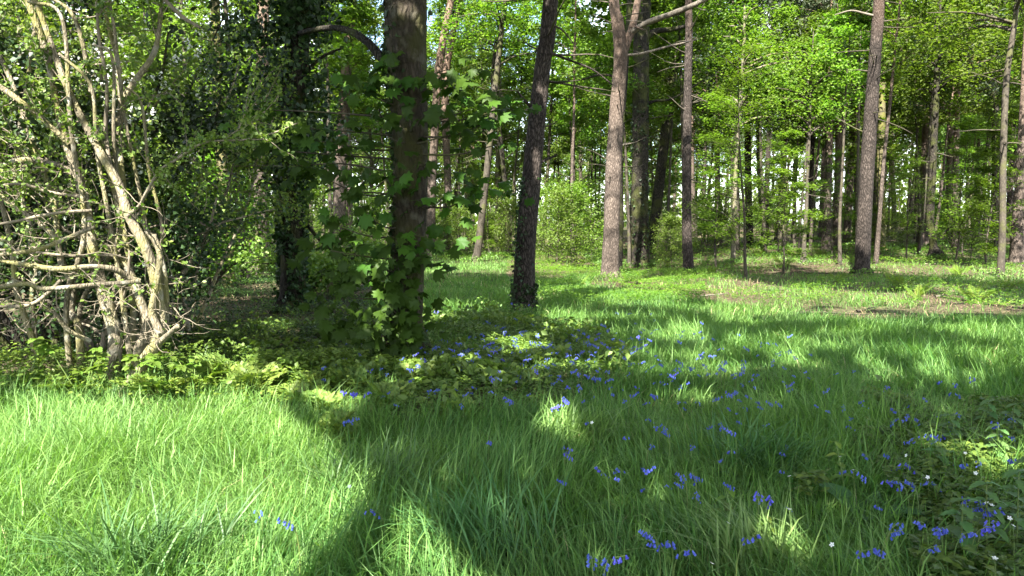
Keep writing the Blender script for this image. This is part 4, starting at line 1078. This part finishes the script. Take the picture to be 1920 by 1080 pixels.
# bluish coarse tussock close to the viewer and other tussocks
def tussock(px, py, n, h, rad, label, tint=0.1):
    b = G(px, py); t = thing('grass_tussock', label, 'tussock', b)
    x = b[0] + q.normal(size=n) * rad; y = b[1] + q.normal(size=n) * rad * .7
    m_ = MB(); grass_blades(x, y, h * q.uniform(.6, 1.2, n), np.full(n, .009) * q.uniform(.7, 1.3, n), m_, q, np.clip(q.normal(tint, .1, n), 0, 1), 4, .55)
    m_.build('blades', M['tussock'], t, b, stuff=True)
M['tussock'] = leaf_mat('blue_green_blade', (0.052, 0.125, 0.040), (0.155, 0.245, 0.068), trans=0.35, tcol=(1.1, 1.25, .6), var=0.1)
tussock(265, 1075, 240, .46, .16, 'coarse bluish grass tussock nearest the viewer in the sunlit grass')
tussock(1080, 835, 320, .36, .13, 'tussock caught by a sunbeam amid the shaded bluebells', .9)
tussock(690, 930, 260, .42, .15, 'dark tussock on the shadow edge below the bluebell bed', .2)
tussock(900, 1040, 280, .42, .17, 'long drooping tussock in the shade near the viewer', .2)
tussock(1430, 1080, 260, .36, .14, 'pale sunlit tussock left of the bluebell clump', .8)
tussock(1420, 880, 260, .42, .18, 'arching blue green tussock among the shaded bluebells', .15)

# ------------------------------------------------------------------ herb layer
def herbs(n, xy, zlo, zhi, size, mat, name, label, cond=None, up=.7):
    x, y = xy
    if cond is not None:
        k = cond(x, y); x = x[k]; y = y[k]
    N = len(x)
    hh = zlo + (zhi - zlo) * np.clip(fnoise(x * 1.7, y * 1.7, 61) * 1.3 - .1, 0, 1) * q.uniform(.3, 1, N) ** .6
    Q = np.stack([x, y, gh(x, y) + hh], 1)
    m_ = MB(); m_.add(*cards(Q, np.maximum(size, y * .0022), up, .62, np.clip(fnoise(x * 1.1, y * 1.1, 62) * .8 + q.normal(0, .2, N), 0, 1), .12, .2, q))
    o = m_.build(name, M[mat], stuff=True); o['label'] = label
n = 70000
x = q.normal(-0.75, 1.5, n); y = q.normal(9.0, 2.0, n)
herbs(n, (x, y), .03, .26, .042, 'herb', 'ground_cover', 'low leafy herbs round the bluebells under the sycamore', lambda x, y: (grass_density(x, y) < .5) & (y > 5.6))
n = 9000
x = q.normal(-0.75, 1.6, n); y = q.normal(8.6, 2.0, n)
herbs(n, (x, y), .12, .36, .085, 'haw', 'ground_cover', 'taller loose herbs standing over the low bed', lambda x, y: (grass_density(x, y) < .5) & (y > 5.6) & (fnoise(x * 1.8, y * 1.8, 66) > .5), .5)
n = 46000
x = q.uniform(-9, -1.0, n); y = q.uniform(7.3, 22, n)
herbs(n, (x, y), .03, .30, .05, 'shade_toned_herb', 'ground_cover', 'leafy herbs coloured darker as shade on the floor under the ivy trunk', lambda x, y: (grass_density(x, y) < .1))
n = 60000
y = q.uniform(13, 40, n); x = q.uniform(-.1, .75, n) * y
herbs(n, (x, y), .02, .34, .055, 'spring', 'undergrowth', 'patchy low undergrowth over the pine litter', lambda x, y: (grass_density(x, y) < .9) & (fnoise(x * .8, y * .8, 64) > .46))
n = 22000
y = q.uniform(14, 26, n); x = q.uniform(.02, .26, n) * y
herbs(n, (x, y), .02, .26, .05, 'spring', 'undergrowth', 'sunlit yellow green undergrowth round the pale forked pine', lambda x, y: fnoise(x * .9, y * .9, 63) > .44)
n = 26000
y = q.uniform(22, 48, n); x = q.uniform(-.75, .12, n) * y
herbs(n, (x, y), .05, .5, .07, 'spring', 'undergrowth', 'pale green undergrowth beyond the lawn and ivy trunk', lambda x, y: (fnoise(x * .5, y * .5, 65) > .4) & ~((x > -5) & (x < .6) & (y < 31)))
n = 22000
x = q.uniform(1.2, 4.6, n); y = q.uniform(2.9, 6.2, n)
herbs(n, (x, y), .05, .28, .05, 'herb', 'ground_cover', 'leafy herbs mixed into the grass round the nettles', lambda x, y: (x > .52 * y + 1.6 * (fnoise(x * 2, y * 2, 67) - .5)), .75)
n = 5500
x = q.uniform(-5.6, -1.5, n); y = q.normal(7.35, .4, n)
herbs(n, (x, y), .08, .42, .05, 'herb', 'ground_cover', 'sunlit leafy fringe along the foot of the thicket', lambda x, y: fnoise(x * 1.4, y, 68) > .42)
fx = []; fy = []
for (x0, y0, r0) in FEET:
    m0 = int(150 + 12 * y0); a = q.uniform(0, 6.28, m0); rr = r0 * 1.1 + np.abs(q.normal(0, .28 + .012 * y0, m0))
    fx.append(x0 + np.cos(a) * rr); fy.append(y0 + np.sin(a) * rr)
herbs(1, (np.concatenate(fx), np.concatenate(fy)), .02, .34, .05, 'herb', 'undergrowth', 'leafy growth gathered round the feet of the trunks', None, .5)
# brown dead leaves and sticks
n = 30000
y = q.uniform(12, 45, n); x = q.uniform(-.02, .78, n) * y
k = (grass_density(x, y) < .6) | (q.uniform(size=n) < .05)
x, y = x[k], y[k]
m_ = MB(); Q = np.stack([x, y, gh(x, y) + q.uniform(.01, .04, len(x))], 1)
m_.add(*cards(Q, np.maximum(.06, y * .0025), .85, .6, None, .1, 0, q)); m_.build('leaf_litter', M['litter'], stuff=True)['label'] = 'brown dead leaves scattered under the pines'

# ------------------------------------------------------------------ ferns and cow parsley
def frond_mesh(name, mat, length, npin, pin, arch, seed, lobes=1):
    z = np.random.default_rng(seed); m_ = MB()
    t = np.linspace(0, 1, npin + 2)
    def axis(u): return np.array([length * (u * .9), 0, length * (.75 * u - arch * u * u)])
    m_.add(*tube([axis(u) for u in (0, .35, .7, 1)], [.006, .005, .004, .002], 4, 7), .1)
    PP = []; DD = []; SZ = []
    for u in t[1:]:
        c = axis(u); L_ = pin * math.sin(math.pi * min(1, .12 + u * .86)) ** .8 * (1.25 - .6 * u)
        for s in (-1, 1):
            dvec = unit(np.array([.45, s, -.12]))
            if lobes == 1:
                PP.append(c + dvec * L_ / 2); DD.append(dvec); SZ.append(L_)
            else:
                for k_ in range(lobes):
                    f = (k_ + .6) / lobes
                    for e in (-1, 1):
                        d2 = unit(dvec + .8 * e * np.array([1, -.3 * s, 0])); ll = L_ * .55 * (1.1 - .6 * f)
                        PP.append(c + dvec * L_ * f + d2 * ll * .4); DD.append(d2); SZ.append(ll)
    V, T, C = cards(np.array(PP), np.array(SZ), .95 if lobes == 1 else .7, .34 if lobes == 1 else .55, z.uniform(.2, 1, len(PP)), .06, .05, z, np.array(DD))
    m_.add(V, T, C)
    return m_.mesh(name, mat)
fern_fr = [frond_mesh('fern_frond', M['fern'], .75, 16, .17, .35, 500 + i) for i in range(3)]
parsley = [frond_mesh('parsley_leaf', M['haw'], .36, 5, .16, .75, 510 + i, 4) for i in range(4)]
def rosette(name, label, cat, b, meshes, n, s, part, group=None, lift=(.0, .5), z_=None):
    z_ = z_ or q
    t = thing(name, label, cat, b, group)
    for k in range(n):
        a = k * 6.28 / n + z_.uniform(-.4, .4)
        link_mesh(part, meshes[z_.integers(0, len(meshes))], t, (0, 0, 0), (0, -z_.uniform(*lift), a), s * z_.uniform(.7, 1.15))
    return t
for px, py, n, s, lab in [(1085 + 600, 545, 7, 1.0, 'bright fern in front of the yellow mossy trunk'), (1600, 500, 6, .8, 'fern tight left of the tall dark pine'), (1470, 505, 7, .9, 'fern in sunlit litter near the black leaning stem'),
                          (1420, 490, 6, .9, 'fern between the thin pale stem and the rooted stem'), (1540, 490, 7, .9, 'fern at the foot of the pine trio'), (1830, 560, 8, .9, 'fern spreading left of the slim green barked tree'),
                          (1795, 520, 7, .9, 'fern below the bushy sapling by the crooked trunk'), (1330, 520, 6, .8, 'fern just right of the slim straight pine'), (1720, 560, 6, .7, 'small fern on bare ground below the pinkish pine'),
                          (1250, 500, 6, .8, 'fern at the foot of the slanting dark trunk'), (1085, 540, 6, .6, 'small fern in sunlight left of the pale forked pine'), (1890, 545, 6, .8, 'fern under the bleached dead branches'),
                          (1570, 530, 6, .7, 'small fern in the open before the tall dark pine')]:
    rosette('fern', lab, 'fern', G(px, py), fern_fr, n, s, 'frond')
for px, py, n, s, lab in [(500, 735, 7, 1.0, 'tall feathery cow parsley lit up at the end of the sunlit grass'), (445, 725, 6, .9, 'feathery cow parsley left of the tallest one'), (555, 760, 7, .9, 'feathery cow parsley at the corner of the shadow'),
                          (610, 790, 7, .9, 'yellow green cow parsley beside blue flowers at the bed edge'), (720, 775, 8, 1.1, 'shaded cow parsley in the middle of the herb bed'), (780, 730, 7, .9, 'sunlit cow parsley below the sycamore foot'),
                          (850, 720, 7, .9, 'cow parsley in the bright patch right of the sycamore foot'), (920, 725, 7, .8, 'cow parsley at the end of the bright patch'), (660, 740, 7, .9, 'dim cow parsley left of the sycamore foot'),
                          (350, 740, 6, .8, 'cow parsley by the curved hawthorn foot'), (60, 735, 7, .9, 'cow parsley low before the thicket edge'), (400, 730, 7, 1.25, 'large feathery cow parsley right of the curved hawthorn foot'), (470, 750, 8, 1.2, 'large cow parsley rising from the sunlit grass edge'), (530, 725, 7, 1.25, 'large pale cow parsley before the dark corner'), (585, 745, 7, 1.1, 'cow parsley half in sun where the shadow begins'), (130, 740, 7, 1.1, 'large cow parsley below the left hawthorn stems'), (290, 745, 7, 1.1, 'cow parsley hiding the end of the curved hawthorn foot'), (640, 830, 6, .8, 'dark cow parsley deep in the shadow corner'),
                          (860, 800, 6, .8, 'cow parsley at the front of the herb bed'), (1000, 700, 6, .8, 'cow parsley in the thick of the bluebells')]:
    rosette('cow_parsley', lab, 'wild plant', G(px, py), parsley, n, s, 'leaf', lift=(.25, 1.15))

# ------------------------------------------------------------------ nettles, dock and other broad leaves near the viewer
def broad_leaf_mesh(name, mat, seed, length=1.0, wd=.5, teeth=0, wave=.03):
    z = np.random.default_rng(seed); n = 9
    u = np.linspace(0, 1, n)
    wv = wd * .5 * np.sin(np.pi * np.clip(u * .93 + .05, 0, 1)) ** .75 * (1.15 - .5 * u)
    if teeth: wv = wv * (1 + .14 * ((np.arange(n) % 2) * 2 - 1))
    zc = .10 * u - .38 * u * u
    Vc = np.stack([u * length, 0 * u, zc], 1)
    Vl = Vc + np.stack([0 * u, wv, .25 * wv + z.normal(0, wave, n)], 1)
    Vr = Vc + np.stack([0 * u, -wv, .25 * wv + z.normal(0, wave, n)], 1)
    V = np.concatenate([Vc, Vl, Vr]); T = []
    for i in range(n - 1):
        for o_, f in ((n, 0), (2 * n, 1)):
            a, b, c_, d = i, i + 1, o_ + i + 1, o_ + i
            T += [[a, b, c_], [a, c_, d]] if f else [[a, c_, b], [a, d, c_]]
    m_ = MB(); m_.add(V, np.array(T), z.uniform(.3, .8)); return m_.mesh(name, mat)
M['nettle'] = leaf_mat('nettle_leaf', (0.045, 0.105, 0.03), (0.10, 0.18, 0.05), trans=.3, rough=.55, var=.15)
M['dock'] = leaf_mat('dock_leaf', (0.035, 0.085, 0.03), (0.065, 0.125, 0.045), trans=.25, rough=.45, var=.2)
nett = [broad_leaf_mesh('nettle_leaf', M['nettle'], 600 + i, 1, .55, 1) for i in range(3)]
dock = [broad_leaf_mesh('dock_leaf', M['dock'], 610 + i, 1, .38, 0, .02) for i in range(3)]
lime = [broad_leaf_mesh('lime_leaf', M['spring'], 620 + i, 1, .7, 1) for i in range(3)]
def leafy_stem(name, label, b, hgt, pairs, lm_, lsz, lean=(0, 0), cat='wild plant', top=True):
    t = thing(name, label, cat, b)
    m_ = MB(); tip = np.array([lean[0], lean[1], hgt])
    pth = np.array([[0, 0, -.03], tip * .5 + [0, 0, .02], tip])
    m_.add(*tube(pth, [.005, .004, .002], 6, 8), .5); m_.build('stem', M['stem'], t)
    for k in range(pairs):
        f = .3 + .7 * (k + 1) / pairs
        c = catmull(pth, 20)[int(f * 19)]
        a0 = k * 1.57 + q.uniform(-.25, .25)
        for s in (0, math.pi):
            link_mesh('leaf', lm_[q.integers(0, len(lm_))], t, c, (0, q.uniform(-.25, .25), a0 + s), lsz * (1.2 - .6 * f) * q.uniform(.85, 1.15))
for px, py, h, lab in [(1850, 1075, .42, 'tall pale nettle closest to the corner behind the bluebell clump'), (1905, 1060, .45, 'nettle at the very edge beside white flowers'), (1800, 1090, .36, 'nettle spreading over the grass below the big bluebell clump'),
                       (1910, 960, .40, 'nettle with broad leaves at the edge above the corner'), (1870, 900, .36, 'nettle standing in the shaded herbs above the bluebell clump'), (1800, 880, .34, 'nettle in the middle of the shaded herb patch'),
                       (1840, 830, .34, 'smaller nettle towards the back of the herb patch'), (1900, 850, .36, 'nettle at the edge half way up the herb patch'), (1760, 925, .32, 'short nettle between dock and big bluebell clump')]:
    leafy_stem('nettle', lab, G(px, py), h, 7, nett, .13, (q.normal() * .05, q.normal() * .05))
for px, py, h, lab in [(1590, 960, .40, 'upright lime leaved seedling left of the dock'), (1620, 880, .34, 'pale leaved stem behind the dock'), (1735, 900, .3, 'yellow green small seedling in the herb patch'), (1345, 1010, .26, 'lime seedling among bluebells in the shade'),
                       (1440, 1050, .2, 'round leaved seedling before the pale tussock'), (1770, 1010, .28, 'yellow leaved sprout touching the big bluebell clump')]:
    leafy_stem('seedling', lab, G(px, py), h, 4, lime, .085, (q.normal() * .03, q.normal() * .03))
def dock_plant(px, py, s, lab, n=7):
    t = thing('dock_plant', lab, 'wild plant', G(px, py))
    for k in range(n):
        link_mesh('leaf', dock[k % 3], t, (0, 0, .02), (q.normal() * .2, -q.uniform(.2, .75), k * .9 + q.uniform(-.3, .3)), s * q.uniform(.75, 1.1))
dock_plant(1630, 985, .32, 'large dock with long dull blue green leaves', 8)
dock_plant(1690, 965, .26, 'smaller dock tight against the large one', 5)
dock_plant(1060, 655, .34, 'broad leaved dock in the shade right of the ivy footed pine', 7)
dock_plant(1105, 660, .28, 'second dock farther from the ivy footed pine', 6)

# bramble sprays at the hawthorn foot
def bramble(b, s, n, lab):
    t = thing('bramble', lab, 'wild plant', b)
    for k in range(3):
        a = q.uniform(0, 6.28); e = np.array([math.cos(a) * .35, math.sin(a) * .25 - .1, q.uniform(.3, .6)]) * s
        m_ = MB(); m_.add(*tube([[0, 0, 0], e * .6 + [0, 0, .12], e], [.005, .004, .002], 5, 8), .5); m_.build('stem', M['stem'], t)
        for j in range(n):
            c = catmull(np.array([[0, 0, 0], e * .6 + [0, 0, .12], e]), 20)[q.integers(7, 20)] + q.normal(size=3) * .03
            for l in range(3):
                link_mesh('leaf', lime[q.integers(0, 3)], t, c, (q.normal() * .3, q.uniform(-.3, .4), -1.57 + (l - 1) * 1.1 + q.normal() * .3), .085 * q.uniform(.8, 1.2))
bramble(gp(-3.95, 6.75), 1.0, 5, 'fresh green bramble growing through the hawthorn stems')
bramble(gp(-3.6, 6.85), 1.1, 4, 'bramble spray against the pale hawthorn foot')
bramble(gp(-3.0, 6.95), .8, 4, 'small bramble right of the curved hawthorn foot')
bramble(gp(-4.6, 6.9), 1.0, 5, 'bramble low before the dark ivy at the thicket edge')

# ------------------------------------------------------------------ bluebells
def bluebell(i, nb, hgt, clump=1):
    z = np.random.default_rng(700 + i)
    t = thing('bluebell', 'x', 'flower')
    st_ = MB(); fl = MB(); kids = []
    for c_ in range(clump):
        off = np.array([z.normal() * .035, z.normal() * .035, 0]) if clump > 1 else np.zeros(3)
        h = hgt * z.uniform(.85, 1.1); az = z.uniform(0, 6.28); dv = np.array([math.cos(az), math.sin(az), 0])
        pth = np.array([off, off + [0, 0, h * .6], off + dv * .03 + [0, 0, h * .9], off + dv * .09 + [0, 0, h * .98]])
        st_.add(*tube(pth, [.0035, .003, .0025, .0015], 5, 10), .3)
        cc_ = catmull(pth, 40)
        for k in range(nb):
            p = cc_[24 + int(15 * (k + .5) / nb)]; a = az + z.normal() * 1.1; o2 = np.array([math.cos(a), math.sin(a), 0])
            p = p + o2 * .014 + z.normal(size=3) * .004
            ax = unit(o2 * .55 + np.array([0, 0, -1])); L_ = .018 * z.uniform(.85, 1.2)
            e1 = unit(np.cross(ax, [0.3, 0.2, 1])); e2 = np.cross(ax, e1)
            ring = np.arange(6) / 6 * 6.283
            V = [p]
            for (f, rr) in ((.12, .0035), (.7, .005), (1.0, .0085)):
                V += [p + ax * L_ * f + (e1 * math.cos(g) + e2 * math.sin(g)) * rr * (1 if f < 1 or j % 2 == 0 else .7) for j, g in enumerate(ring)]
            T = [[0, 1 + j, 1 + (j + 1) % 6] for j in range(6)]
            for r0_ in (1, 7):
                for j in range(6):
                    a_, b_ = r0_ + j, r0_ + (j + 1) % 6
                    T += [[a_, a_ + 6, b_ + 6], [a_, b_ + 6, b_]]
            fl.add(np.array(V), np.array(T), z.uniform(0, 1))
    nb_ = 4 * clump
    lb_ = MB(); a_ = z.uniform(0, .04, nb_)
    grass_blades(z.normal(0, .025, nb_), z.normal(0, .025, nb_), z.uniform(.2, .32, nb_) * 1.1, np.full(nb_, .011), lb_, z, z.uniform(.1, .5, nb_), 4, .7)
    kids.append(lb_.build('strap_leaves', M['grass'], t, stuff=True))
    kids.append(st_.build('stalk', M['stem'], t)); kids.append(fl.build('flower_head', M['petal_blue'], t, stuff=True))
    return t, kids
BB = [bluebell(0, 7, .34), bluebell(1, 10, .38), bluebell(2, 6, .32), bluebell(3, 9, .36, 2), bluebell(4, 10, .37, 4)]
bused = set()
def put_bell(i, x, y, label, group, s=1.0):
    root_, kids = BB[i]
    if i not in bused:
        bused.add(i); root_.location = gp(x, y); root_.rotation_euler = (0, 0, q.uniform(0, 6.28)); root_.scale = (s,) * 3
        root_['label'] = label
        if group: root_['group'] = group
        return
    r2 = copy_thing(root_, kids, gp(x, y), q.uniform(0, 6.28), s, label, group)
    if not group and 'group' in r2: del r2['group']
NB = [(1250, 1022, 4, 'large bluebell clump standing alone in dark grass near the viewer'), (1755, 1000, 4, 'broad bluebell clump in the grass left of the nettles'), (1830, 962, 4, 'tall bluebell spike beside the white flowers'),
      (1665, 1000, 3, 'pair of bluebell heads below the dock'), (1840, 990, 3, 'bluebell cluster at the foot of the tall spike'), (1110, 1060, 3, 'pale bluebells at the lower edge of the shade'), (1137, 1068, 1, 'bluebell just right of the pale bluebells'),
      (1285, 905, 3, 'bluebell cluster in mid shade'), (560, 997, 1, 'lone bluebell in the sunlit grass'), (492, 948, 2, 'small lone bluebell farther into the sunlit grass'), (720, 940, 2, 'bluebell on the line between sun and shade'),
      (1595, 1072, 1, 'bluebell at the lower edge below the dock'), (1645, 1065, 1, 'bluebell right of the one at the lower edge'), (1725, 1025, 0, 'single bluebell hanging below the broad clump'), (1382, 1043, 1, 'deep blue single bell head by a lime seedling'),
      (1905, 810, 0, 'bluebell near the edge above the nettles'), (1700, 914, 3, 'bluebells directly behind the dock'), (660, 740, 4, 'thick blue cluster at the front of the herb bed'), (655, 785, 3, 'bluebells beside the yellow green cow parsley'),
      (1118, 715, 4, 'dense bluebell group at the far end of the bed'), (1640, 850, 0, 'bluebell beside the pale leaved stem'), (1420, 945, 3, 'bluebells under the arching tussock')]
for px, py, i, lab in NB:
    h = .26
    p = G(px, py, h); put_bell(i, p[0], p[1], lab, None, .85)
cnt = 0
g1 = 'bluebells in the herb bed'; g2 = 'bluebells in the shaded grass'; g3 = 'bluebells by the herb patch'
for it in range(5000):
    if cnt >= 145: break
    x = q.normal(-.5, 1.3); y = q.normal(8.0, 1.6)
    if y < 5.3 or y > 13 or x < -1.0 - .12 * y or fnoise(x * 1.5, y * 1.5, 71) < .47: continue
    put_bell(q.choice([0, 1, 2, 3]), x, y, 'bluebell among the leafy herbs below the sycamore', g1, q.uniform(.55, .8)); cnt += 1
cnt = 0
for it in range(5000):
    if cnt >= 105: break
    y = q.uniform(3.5, 9.5); x = .9 + q.normal() * .95 + .02 * y
    if x < np.interp(y, [3, 6, 8], [.1, -.5, .3]) or fnoise(x * 1.6, y * 1.6, 72) < .45: continue
    put_bell(q.choice([0, 1, 2]), x, y, 'bluebell scattered in the shaded long grass', g2, q.uniform(.6, .85)); cnt += 1
cnt = 0
for it in range(2000):
    if cnt >= 26: break
    y = q.uniform(3.6, 6.5); x = q.uniform(.5, .70) * y
    put_bell(q.choice([0, 2]), x, y, 'bluebell among nettles and herbs', g3, q.uniform(.75, 1.0)); cnt += 1

# the finer far drift of bluebells that runs on between the single ones
def drift(n, xy, label):
    m_ = MB(); heads = []
    for i in (0, 1, 2):
        me = [k for k in BB[i][1] if k.name.startswith('flower_head')][0].data
        v = np.zeros(len(me.vertices) * 3); me.vertices.foreach_get('co', v)
        t_ = np.zeros(len(me.loops), dtype=np.int32); me.loops.foreach_get('vertex_index', t_)
        heads.append((v.reshape(-1, 3), t_.reshape(-1, 3)))
    for x, y in zip(*xy):
        v, t_ = heads[q.integers(0, 3)]; a = q.uniform(0, 6.28); s_ = q.uniform(.45, .7)
        c_, s2 = math.cos(a), math.sin(a)
        R2 = np.array([[c_, -s2, 0], [s2, c_, 0], [0, 0, 1]])
        m_.add((R2 @ (v * s_).T).T + gp(x, y) + [0, 0, .05], t_, q.uniform(0, 1))
    o = m_.build('bluebell_drift', M['petal_blue'], stuff=True); o['label'] = label
x = q.normal(-.1, 1.25, 150); y = q.normal(8.3, 1.5, 150); k = (y > 5.6) & (x > -1.2 - .1 * y) & (fnoise(x * 1.3, y * 1.3, 73) > .44)
drift(0, (x[k], y[k]), 'hazy drift of small bluebells across the herb bed')
x = q.uniform(.2, 3.2, 260); y = q.uniform(3.6, 8.5, 260); k = (x < .66 * y) & (fnoise(x * 1.5, y * 1.5, 74) > .47)
drift(0, (x[k], y[k]), 'fine scatter of small bluebells through the shaded long grass')

# small white starry flowers
sm = MB()
for k in range(5):
    a = k * 1.2566; d = np.array([math.cos(a), math.sin(a), 0]); e = np.array([-math.sin(a), math.cos(a), 0])
    sm.add([[0, 0, 0], d * .009 + e * .005 + [0, 0, .003], d * .016 + [0, 0, .004], d * .009 - e * .005 + [0, 0, .003]], [[0, 1, 2], [0, 2, 3]], .5)
star = sm.mesh('white_star', M['petal_white'])
ss = MB(); ss.add(*tube([[0, 0, -.27], [.01, 0, -.12], [0, 0, -.002]], [.002, .0018, .001], 4, 6), .5); stalkm = ss.mesh('thin_stalk', M['stem'])
spots = [(655, 908), (1110, 795), (1893, 972), (1900, 988), (1865, 1055), (1560, 1030), (1480, 960), (1700, 850), (1575, 855), (1740, 890), (1850, 940), (1860, 945), (1480, 895), (1365, 985), (1600, 880), (1810, 845), (1830, 880), (1335, 1060)]
for k, (px, py) in enumerate(spots):
    p = G(px, py, .28)
    t = thing('stitchwort', 'tiny white starry flower on a thin stalk in the grass', 'flower', p + [0, 0, .28], 'white starry flowers in the grass')
    link_mesh('petals', star, t, rot=(-.6 + q.normal() * .3, q.normal() * .3, q.uniform(0, 6)), s=.8); link_mesh('stalk', stalkm, t)

# fallen sticks
for k, (px, py, ln, a, lab) in enumerate([(1560, 592, 1.2, .1, 'fallen branch lying on the bare patch before the pines'), (1690, 540, .9, .5, 'pale stick on the litter below the pinkish pine'), (1480, 548, 1.1, -.2, 'dark fallen branch in the shadowed litter'),
                                          (1760, 555, .8, .9, 'short stick near the crooked dark trunk'), (1830, 590, .7, -.4, 'stick at the edge of grass and litter'), (1130, 622, .35, 1.2, 'small black stump end poking from the herbs'), (1640, 585, .8, .3, 'bleached stick across the bare patch'), (1400, 525, 1.0, .2, 'thin fallen branch in front of the thin pale stem'), (1550, 515, 1.3, -.3, 'fallen branch pointing at the tall dark pine'),
        (1760, 500, 1.4, .2, 'long fallen branch under the stout pinkish pine'), (1700, 610, .7, -.6, 'stick sunk in the grass below the bare patch'), (1340, 560, .8, .4, 'stick on sunlit litter below the slim straight pine')]):
    b = G(px, py); t = np.array([math.cos(a), math.sin(a), 0]) * ln
    P_ = limb_path(q, b - t / 2 + [0, 0, .04], a, .04, ln, .0, 4)
    P_[:, 2] = gh(P_[:, 0], P_[:, 1]) + np.linspace(.03, .05, 5)
    m_ = MB(); m_.add(*tube(P_, np.linspace(.026, .008, 5), 7, 12, .1))
    o = m_.build('fallen_branch', M['deadwood' if k % 2 else 'bark_thin']); o['label'] = lab; o['category'] = 'fallen branch'
